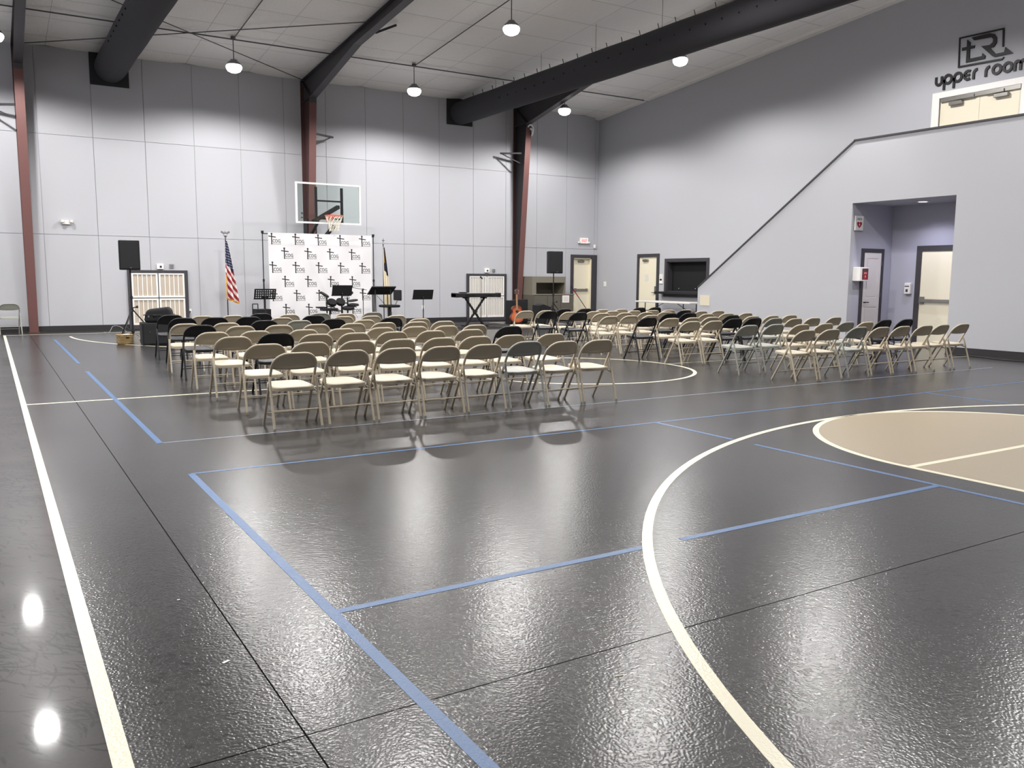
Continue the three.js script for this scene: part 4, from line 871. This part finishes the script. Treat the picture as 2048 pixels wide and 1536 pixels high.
{ // dust mop leaning by the door
  const a = onZ(1142, 572, ZB + 0.3), o = thing('dust_mop', 'dust mop with a red and black handle leaning beside the wall door', 'mop');
  const foot = V(a.x + 0.75, 0.06, ZB + 0.55), mid = a.clone().lerp(foot, 0.3);
  mesh('handle', [rod(a, mid, 0.014), rod(mid, foot, 0.012)], M.black, o); mesh('grip', rod(a.clone().lerp(foot, 0.12), a.clone().lerp(foot, 0.34), 0.017), M.red, o, 'red sleeve');
  mesh('head', box(0.5, 0.06, 0.14, foot.x, 0.035, foot.z, 0.02), M.gray, o);
}
{ // rug and cables on the stage floor
  const r = mesh('stage_rug', worldUV(span(10.25, 13.45, 0.0015, 0.008, -23.4, -20.35)), M.rug); tag(r, 'dark thin rug under the keyboard stand', 'rug');
  const list = [[[10.4, -20.6], [11.2, -20.9], [12.1, -20.6], [13.0, -21.0], [13.9, -20.8]], [[10.1, -22.3], [10.9, -21.2], [11.9, -21.4], [12.6, -20.9], [13.6, -21.6]], [[10.6, -21.6], [11.5, -22.6], [12.3, -22.1], [13.3, -22.4]], [[11.0, -20.5], [11.9, -21.0], [12.9, -20.6], [14.0, -21.3]], [[9.2, -21.4], [10.2, -21.0], [11.4, -20.75], [12.5, -21.2]]];
  const words = ['the longest black cable loop across the rug edge', 'black cable winding across the middle of the rug', 'black cable running behind the keyboard stand', 'black cable curling toward the tripod speaker on the rug', 'black cable trailing off the rug toward the swivel chair'];
  list.forEach((l, i) => { const c = mesh('floor_cable', cable(l.map(([x, z]) => V(x, 0.016, z)), 0.008, 40, 5), M.black); tag(c, words[i], 'cable', 'cables on the stage rug'); });
  const c = mesh('floor_cable', cable([V(2.4, 0.012, -23.4), V(2.5, 0.02, -23.2), V(2.62, 0.16, -23.4), V(2.78, 0.14, -23.5), V(2.9, 0.015, -23.2), V(3.0, 0.012, -22), V(2.8, 0.012, -20.3)], 0.008, 50, 5), M.gray); tag(c, 'grey cable looping up from the floor behind the tripod speaker', 'cable');
  const d = mesh('floor_cable', cable([V(15.9, 0.012, -9.4), V(15.78, 0.012, -8.8), V(15.62, 0.012, -8.3), V(15.75, 0.012, -7.6), V(15.8, 0.012, -6.5)], 0.012, 40, 5), M.black); tag(d, 'black cable on the floor along the staircase wall', 'cable');
}

// scraps on the floor
[[452, 1324, 0.03, 0.012, 0.5, 'white paper flake lying against the sideline', 'white'], [357, 1200, 0.012, 0.008, 0, 'tiny white flake on bare floor between the sideline and the floor joint', 'white'], [1238, 1352, 0.035, 0.005, -0.2, 'thin pale splinter on the floor inside the three point arc', 'beigePlate'], [1611, 1191, 0.014, 0.008, 0.3, 'small white flake beside the long floor joint inside the arc', 'white']].forEach(([u, v, w, d, a, label, m]) => {
  const p = onY(u, v, 0), q = mesh('paper_scrap', box(w, 0.002, d, 0, 0.0012, 0), M[m]); q.position.set(p.x, 0, p.z); q.rotation.y = a; tag(q, label, 'scrap', 'scraps on the floor');
});

// ---------------------------------------------------------------- doors and openings
function closer(parent, x, y, z, axis) { mesh('door_closer', axis === 'x' ? [box(0.26, 0.06, 0.06, x, y, z + 0.035, 0.01), bar(V(x + 0.1, y + 0.03, z + 0.05), V(x - 0.1, y + 0.06, z + 0.12), 0.02, 0.012)] : [box(0.06, 0.06, 0.26, x - 0.035, y, z, 0.01), bar(V(x - 0.05, y + 0.03, z + 0.1), V(x - 0.12, y + 0.06, z - 0.1), 0.02, 0.012)], M.steel, parent); }
{ // corner door in the back wall
  const d = struct('door_1', 'cream exit door with a dark frame in the corner of the back wall', 'door');
  const x0 = 17.45, x1 = 18.24, y1 = 2.13;
  mesh('frame', [span(x0 - 0.12, x0, 0, y1 + 0.11, ZB, ZB + 0.03), span(x1, x1 + 0.22, 0, y1 + 0.11, ZB, ZB + 0.03), span(x0, x1, y1, y1 + 0.11, ZB, ZB + 0.03)], M.trim, d, 'dark painted frame');
  mesh('jamb', [span(x0 - 0.001, x0 + 0.03, 0, y1, ZB - 0.2, ZB), span(x1 - 0.04, x1 + 0.001, 0, y1, ZB - 0.2, ZB), span(x0, x1, y1 - 0.03, y1 + 0.001, ZB - 0.2, ZB)], M.cream, d);
  mesh('leaf', span(x0 + 0.03, x1 - 0.04, 0.005, y1 - 0.03, ZB - 0.16, ZB - 0.115), M.cream, d);
  mesh('panic_bar', [span(x0 + 0.08, x1 - 0.1, 0.98, 1.05, ZB - 0.08, ZB - 0.05, 0.008), span(x0 + 0.08, x0 + 0.2, 0.96, 1.07, ZB - 0.115, ZB - 0.06), span(x1 - 0.16, x1 - 0.1, 0.97, 1.06, ZB - 0.115, ZB - 0.06)], M.steel, d, 'steel panic bar');
  closer(d, (x0 + x1) / 2, y1 - 0.12, ZB - 0.115, 'x');
}
{ // door in the gable wall
  const d = struct('door_2', 'cream door with a steel lever on the gable wall beside the serving window', 'door');
  const z0 = -21.96, z1 = -21.03, y1 = 2.15;
  mesh('frame', [span(XR - 0.025, XR + 0.2, 0, y1 - 0.02, z0 - 0.06, z0 + 0.02), span(XR - 0.025, XR + 0.2, 0, y1 - 0.02, z1 - 0.02, z1 + 0.1), span(XR - 0.025, XR + 0.2, y1 - 0.02, y1 + 0.08, z0 - 0.06, z1 + 0.1)], M.trim, d, 'dark painted frame');
  mesh('leaf', span(XR + 0.02, XR + 0.065, 0.005, y1 - 0.02, z0 + 0.02, z1 - 0.02), M.cream, d);
  mesh('lever_plate', [span(XR - 0.0, XR + 0.02, 0.92, 1.18, z1 - 0.13, z1 - 0.07, 0.004), bar(V(XR - 0.03, 0.98, z1 - 0.1), V(XR - 0.03, 0.98, z1 - 0.22), 0.02, 0.02), rod(V(XR - 0.03, 0.98, z1 - 0.1), V(XR + 0.02, 0.98, z1 - 0.1), 0.012)], M.steel, d, 'steel lever lock');
  closer(d, XR + 0.02, y1 - 0.13, z0 + 0.35, 'z');
  const n = mesh('paper_notice', span(XR + 0.014, XR + 0.02, 1.35, 1.56, z0 + 0.32, z0 + 0.48), M.offWhite); tag(n, 'small paper notice on the cream gable wall door', 'notice');
}
{ // serving window
  const w = struct('window_1', 'black serving window with a dark frame and counter shelf', 'window');
  const z0 = -20.56, z1 = -18.8, y0 = 1.02, y1 = 1.96, t = 0.1;
  mesh('frame', [span(XR - 0.03, XR + 0.01, y0 - 0.04, y1 + t, z0 - t, z0), span(XR - 0.03, XR + 0.01, y0 - 0.04, y1 + t, z1, z1 + t), span(XR - 0.03, XR + 0.01, y1, y1 + t, z0, z1)], M.trim, w);
  mesh('lining', [span(XR, XR + 0.25, y0 - 0.001, y0 + 0.02, z0, z1), span(XR, XR + 0.25, y1 - 0.02, y1 + 0.001, z0, z1), span(XR, XR + 0.25, y0, y1, z0 - 0.001, z0 + 0.03), span(XR, XR + 0.25, y0, y1, z1 - 0.03, z1 + 0.001)], M.trim, w);
  mesh('shutter', span(XR + 0.2, XR + 0.24, y0, y1, z0, z1), M.dark, w, 'black closed shutter');
  mesh('counter_shelf', span(XR - 0.3, XR + 0.2, y0 - 0.07, y0 - 0.0, z0 - 0.25, z1 + 0.15, 0.008), M.black, w, 'black counter shelf');
  mesh('apron', span(XR - 0.06, XR, y0 - 0.16, y0 - 0.07, z0 - 0.1, z1 + 0.1), M.trim, w);
  mesh('shutter_lock', [new THREE.SphereGeometry(0.022, 10, 8).translate(XR + 0.19, 1.12, -20.2), new THREE.SphereGeometry(0.022, 10, 8).translate(XR + 0.19, 1.12, -19.45)], M.chrome, w);
}
{ const a = onX(1323, 558, XR), o = thing('card_reader', 'white keypad reader on the gable wall beside the cream door', 'card reader', [XR, a.y, a.z]);
  mesh('body', box(0.03, 0.3, 0.16, -0.015, 0, 0, 0.006), M.white, o); mesh('screen', box(0.006, 0.05, 0.1, -0.032, -0.02, 0), M.black, o); mesh('keypad', box(0.006, 0.11, 0.1, -0.032, 0.085, 0), M.offWhite, o); }
{ // folding table
  const o = thing('folding_table', 'long white folding table with black legs below the serving window', 'folding table', [17.6, 0, -19.4], 0);
  mesh('top', box(0.72, 0.045, 2.44, 0, 0.72, 0, 0.012), M.offWhite, o);
  for (const s of [-1, 1]) { mesh('leg_frame', [rod(V(-0.26, 0.012, s * 0.85), V(-0.26, 0.7, s * 0.85), 0.014), rod(V(0.26, 0.012, s * 0.85), V(0.26, 0.7, s * 0.85), 0.014), rod(V(-0.26, 0.2, s * 0.85), V(0.26, 0.2, s * 0.85), 0.012)], M.black, o); mesh('leg_brace', rod(V(0, 0.69, s * 0.3), V(0, 0.45, s * 0.85), 0.01), M.black, o); mesh('leg_crossbar', rod(V(-0.26, 0.45, s * 0.85), V(0.26, 0.45, s * 0.85), 0.01), M.black, o); }
}
{ const o = mesh('access_plate', [span(XS - 0.01, XS, 0.74, 1.0, -16.43, -16.08)], M.beigePlate); tag(o, 'beige square cover plate on the low end of the staircase wall', 'cover plate'); }
{ // double door on the landing
  const d = struct('door_3', 'cream double door with steel closers above the landing', 'door');
  const z0 = -11.69, z1 = -9.9, y1 = 5.49, y0 = 3.25, t = 0.17;
  mesh('frame', [span(XR - 0.03, XR + 0.2, y0, y1, z0 - t, z0), span(XR - 0.03, XR + 0.2, y0, y1, z1, z1 + t), span(XR - 0.03, XR + 0.2, y1, y1 + 0.13, z0 - t, z1 + t)], M.white, d, 'white door frame');
  const mz = (z0 + z1) / 2;
  mesh('leaf', span(XR + 0.03, XR + 0.075, y0 + 0.01, y1, z0, mz - 0.003), M.cream, d); mesh('leaf', span(XR + 0.03, XR + 0.075, y0 + 0.01, y1, mz + 0.003, z1), M.cream, d);
  mesh('header_bar', span(XR - 0.02, XR + 0.03, y1 - 0.09, y1, z0 + 0.02, z1 - 0.02), M.steel, d, 'steel closer track');
  for (const s of [0, 1]) { const zc = s ? z1 - 0.4 : z0 + 0.4; mesh('door_closer', [span(XR - 0.06, XR + 0.03, y1 - 0.2, y1 - 0.12, zc - 0.16, zc + 0.14, 0.01), span(XR - 0.05, XR - 0.0, y1 - 0.1, y1 - 0.03, zc - 0.1 + (s ? -0.25 : 0.1), zc + 0.3 + (s ? -0.25 : 0.1), 0.006)], M.steel, d); }
}
{ // alcove: panelled door on the side, exit door at the back
  const zS = -11.93;
  const d = struct('door_4', 'white two panel door with a dark frame on the alcove side wall', 'door');
  const x0 = 16.43, x1 = 17.03, y1 = 2.03;
  mesh('frame', [span(x0 - 0.09, x0, 0, y1 + 0.09, zS, zS + 0.025), span(x1, x1 + 0.09, 0, y1 + 0.09, zS, zS + 0.025), span(x0, x1, y1, y1 + 0.09, zS, zS + 0.025)], M.trim, d, 'dark painted frame');
  const rails = [span(x0, x0 + 0.1, 0.01, y1, zS, zS + 0.018), span(x1 - 0.1, x1, 0.01, y1, zS, zS + 0.018), span(x0 + 0.1, x1 - 0.1, y1 - 0.12, y1, zS, zS + 0.018), span(x0 + 0.1, x1 - 0.1, 0.84, 1.04, zS, zS + 0.018), span(x0 + 0.1, x1 - 0.1, 0.01, 0.2, zS, zS + 0.018)];
  mesh('leaf', rails, M.doorWhite, d); for (const [a, b] of [[0.2, 0.84], [1.04, y1 - 0.12]]) mesh('panel', [span(x0 + 0.1, x1 - 0.1, a, b, zS, zS + 0.006), span(x0 + 0.13, x1 - 0.13, a + 0.03, b - 0.03, zS + 0.006, zS + 0.014, 0.003)], M.doorWhite, d);
  mesh('lever', [rod(V(x0 + 0.06, 0.94, zS + 0.018), V(x0 + 0.06, 0.94, zS + 0.07), 0.014), rod(V(x0 + 0.05, 0.94, zS + 0.065), V(x0 + 0.17, 0.94, zS + 0.065), 0.011)], M.black, d, 'dark lever handle');
  for (const y of [0.3, 1.05, 1.75]) mesh('hinge', span(x1 - 0.008, x1 + 0.012, y, y + 0.1, zS + 0.015, zS + 0.03), M.steel, d);
  const e = struct('door_5', 'cream exit door with a steel panic bar at the back of the alcove', 'door'), X = 17.4, z0 = -11.17, z1 = -10.25, Y = 2.06;
  mesh('frame', [span(X - 0.03, X, 0, Y + 0.12, z0 - 0.12, z0), span(X - 0.03, X, 0, Y + 0.12, z1, z1 + 0.12), span(X - 0.03, X, Y, Y + 0.12, z0, z1)], M.trim, e, 'dark painted frame');
  mesh('leaf', span(X - 0.012, X, 0.005, Y, z0, z1), M.cream, e);
  mesh('panic_bar', [span(X - 0.1, X - 0.06, 0.96, 1.03, z0 + 0.06, z1 - 0.12, 0.008), span(X - 0.07, X - 0.012, 0.93, 1.08, z0 + 0.02, z0 + 0.12, 0.006), span(X - 0.07, X - 0.012, 0.95, 1.04, z1 - 0.2, z1 - 0.12)], M.steel, e, 'steel panic bar');
  // dispenser
  const q = onX(1818.5, 577, X), s = thing('sanitizer_dispenser', 'white wall dispenser between the two alcove doors', 'dispenser', [X, q.y, q.z]);
  mesh('body', box(0.09, 0.25, 0.15, -0.045, 0, 0, 0.02), M.white, s); mesh('window', box(0.006, 0.06, 0.05, -0.092, -0.045, 0), M.trim, s); mesh('label_strip', box(0.006, 0.02, 0.1, -0.092, 0.05, 0), M.trim, s);
  // AED sign and cabinet
  const st = canvasTex(128, 210, (c) => { c.fillStyle = '#f4f2f2'; c.fillRect(0, 0, 128, 210); c.fillStyle = '#3a3a3c'; c.font = 'bold 44px sans-serif'; c.textAlign = 'center'; c.fillText('AED', 66, 60); c.fillStyle = '#a5222c'; c.beginPath(); c.moveTo(66, 176); c.bezierCurveTo(10, 130, 18, 84, 46, 86); c.bezierCurveTo(58, 87, 64, 96, 66, 102); c.bezierCurveTo(70, 92, 78, 86, 90, 86); c.bezierCurveTo(116, 88, 116, 134, 66, 176); c.fill(); c.fillStyle = '#fff'; c.beginPath(); c.moveTo(72, 98); c.lineTo(54, 134); c.lineTo(66, 132); c.lineTo(60, 158); c.lineTo(80, 122); c.lineTo(68, 124); c.fill(); });
  const g = thing('aed_sign', 'white AED sign with a red heart above the defibrillator box', 'sign', [16.16, 2.655, zS]);
  mesh('plate', box(0.27, 0.31, 0.02, 0, 0, 0.03), M.white, g); mesh('print', new THREE.PlaneGeometry(0.26, 0.3).translate(0, 0, 0.042), std(0xffffff, 0.5, { map: st }), g, 'AED lettering and red heart'); mesh('standoff', box(0.1, 0.1, 0.02, 0, 0, 0.01), M.white, g);
  const a = thing('defibrillator_cabinet', 'white defibrillator wall cabinet with a red window', 'wall cabinet', [16.23, 1.56, zS]);
  mesh('body', box(0.3, 0.3, 0.19, 0, 0, 0.095, 0.008), M.white, a); mesh('window', box(0.2, 0.24, 0.006, 0.02, 0, 0.192), std(0x4a1c20, 0.3), a); 
  const rt = canvasTex(64, 80, (c) => { c.fillStyle = '#9c1f2b'; c.fillRect(0, 0, 64, 80); c.fillStyle = '#f2dcdc'; c.font = 'bold 20px sans-serif'; c.textAlign = 'center'; c.fillText('AED', 32, 22); c.beginPath(); c.moveTo(38, 30); c.lineTo(24, 54); c.lineTo(33, 52); c.lineTo(28, 72); c.lineTo(44, 46); c.lineTo(34, 48); c.fill(); });
  mesh('red_pouch', new THREE.PlaneGeometry(0.16, 0.17).translate(0.02, -0.03, 0.197), std(0xffffff, 0.5, { map: rt }), a, 'red AED pouch face');
  // recessed alcove lamp
  const L = onY(1846, 402, 3.07), lamp = thing('alcove_lamp', 'round recessed lamp in the alcove ceiling', 'ceiling lamp', [L.x, 3.07, L.z]);
  mesh('trim_ring', lathe([[0.09, 0], [0.13, 0], [0.13, -0.012], [0.09, -0.02]]), M.white, lamp); mesh('lens', cyl(0.09, 0.09, 0.016, 0, -0.01, 0, 24), new THREE.MeshStandardMaterial({ color: 0xffffff, emissive: 0xe6e6ff, emissiveIntensity: 4 }), lamp);
  const sp = new THREE.SpotLight(0xe6e6ff, 7, 0, 1.2, 0.5, 2); sp.position.set(L.x, 3.03, L.z); sp.target.position.set(L.x, 0, L.z); sp.castShadow = true; sp.shadow.radius = 4; sp.name = 'alcove_light'; scene.add(sp); scene.add(sp.target);
}

// ---------------------------------------------------------------- wall lettering over the landing door
{
  const o = thing('wall_logo', 'black tR emblem with upper room lettering on the gable wall', 'wall sign');
  // strokes are drawn in (s, y): s runs along the wall from the stage side toward the viewer
  const stroke = (raw, w, closed = false) => {
    const pts = raw.filter((p, i) => !i || Math.hypot(p[0] - raw[i - 1][0], p[1] - raw[i - 1][1]) > 0.012);
    const n = pts.length, L = [], R = [];
    for (let i = 0; i < n; i++) {
      const a = pts[closed ? (i - 1 + n) % n : Math.max(0, i - 1)], b = pts[closed ? (i + 1) % n : Math.min(n - 1, i + 1)], p = pts[i];
      let dx = b[0] - a[0], dy = b[1] - a[1]; const l = Math.hypot(dx, dy) || 1; dx /= l; dy /= l;
      let k = 1;
      if (closed || (i > 0 && i < n - 1)) { const q = pts[(i + 1) % n], e = Math.hypot(q[0] - p[0], q[1] - p[1]) || 1, c = ((q[0] - p[0]) * dx + (q[1] - p[1]) * dy) / e; k = Math.min(1.15, 1 / Math.max(0.5, c)); }
      L.push([p[0] - dy * w / 2 * k, p[1] + dx * w / 2 * k]); R.push([p[0] + dy * w / 2 * k, p[1] - dx * w / 2 * k]);
    }
    if (!closed) return slabZY(poly([...L, ...R.reverse()]), XR - 0.03, XR);
    const area = (q) => q.reduce((s, p, i) => s + p[0] * q[(i + 1) % q.length][1] - q[(i + 1) % q.length][0] * p[1], 0);
    return slabZY(Math.abs(area(L)) > Math.abs(area(R)) ? hole(poly(L), R) : hole(poly(R), L), XR - 0.03, XR);
  };
  const arc = (cx, cy, r, a0, a1, n = 18) => Array.from({ length: n + 1 }, (_, i) => { const a = (a0 + (a1 - a0) * i / n) * Math.PI / 180; return [cx + r * Math.cos(a), cy + r * Math.sin(a)]; });
  // emblem measured on the photograph, laid on the wall plane
  const Q = (zx, zy) => { const p = onX(1840 + zx / 6.4, 30 + zy / 6.4, XR); return [p.z, p.y]; };
  const S = (l) => slabZY(poly(l.map((p) => Q(...p))), XR - 0.03, XR);
  mesh('frame_line', [S([[1060, 410], [1068, 186], [520, 305], [512, 655], [1060, 555], [1078, 535], [1078, 552], [1050, 580], [492, 680], [510, 292], [1085, 165], [1078, 405]])], M.black, o);
  mesh('letter_t', [S([[612, 318], [652, 350], [648, 398], [710, 390], [700, 425], [645, 435], [640, 562], [800, 528], [806, 490], [842, 520], [836, 560], [595, 612], [606, 445], [545, 460], [548, 422], [608, 410]])], M.black, o);
  mesh('letter_R', [S([[668, 292], [900, 236], [960, 245], [990, 290], [985, 360], [950, 410], [905, 425], [975, 500], [1085, 475], [1100, 412], [1195, 490], [960, 540], [935, 530], [790, 402], [900, 385], [940, 350], [945, 310], [920, 285], [700, 325]])], M.black, o);
  // lettering: round strokes on a level baseline
  const h = 0.155, w = 0.056, base = Q(260, 880)[1] - 0.025;
  const z0 = onX(1874, 152, XR).z, z1 = onX(2048, 115, XR).z;
  let s = z0; const pr = (p) => mesh('letter', p, M.black, o);
  const xh = 2 * h * 0.5 + 0.0; const r = 0.088, g = 0.032;
  const letters = {
    u: (x) => [[stroke([[x, base + 2 * r], ...arc(x + r * 0.8, base + r * 0.8, r * 0.8, 180, 360), [x + r * 1.6, base + 2 * r]], w)], r * 1.6],
    p: (x) => [[stroke(arc(x + r, base + r, r, 0, 345, 26), w, true), stroke([[x, base + r], [x, base - 0.13]], w)], 2 * r],
    e: (x) => [[stroke(arc(x + r, base + r, r, 55, 305, 22), w), stroke([[x, base + r], [x + r * 1.5, base + r]], w * 0.85)], r * 1.75],
    r: (x) => [[stroke([[x, base - 0.02], [x, base + r], ...arc(x + r, base + r, r, 180, 95, 10)], w)], r * 1.05],
    o: (x) => [[stroke(arc(x + r, base + r, r, 0, 345, 26), w, true)], 2 * r],
    m: (x) => [[stroke([[x, base - 0.02], [x, base + r * 1.2], ...arc(x + r * 0.7, base + r * 1.25, r * 0.7, 180, 0, 12), [x + r * 1.4, base - 0.02]], w), stroke([[x + r * 1.4, base + r * 1.2], ...arc(x + r * 2.1, base + r * 1.25, r * 0.7, 180, 0, 12), [x + r * 2.8, base - 0.02]], w)], r * 2.8],
    ' ': () => [[], 0.06],
  };
  const word = 'upper room', total = [...word].reduce((q, c) => q + letters[c](0)[1] + g + w * 0.6, 0), fit = 2.02 / total;
  s = 0; const hold = [];
  for (const c of word) { const [p, adv] = letters[c](s); if (p.length) hold.push(join(p)); s += adv + g + w * 0.6; }
  for (const q of hold) { const p = q.attributes.position; for (let i = 0; i < p.count; i++) p.setZ(i, z0 + p.getZ(i) * fit); q.computeVertexNormals(); pr(q); }
}

renderer.render(scene, camera);
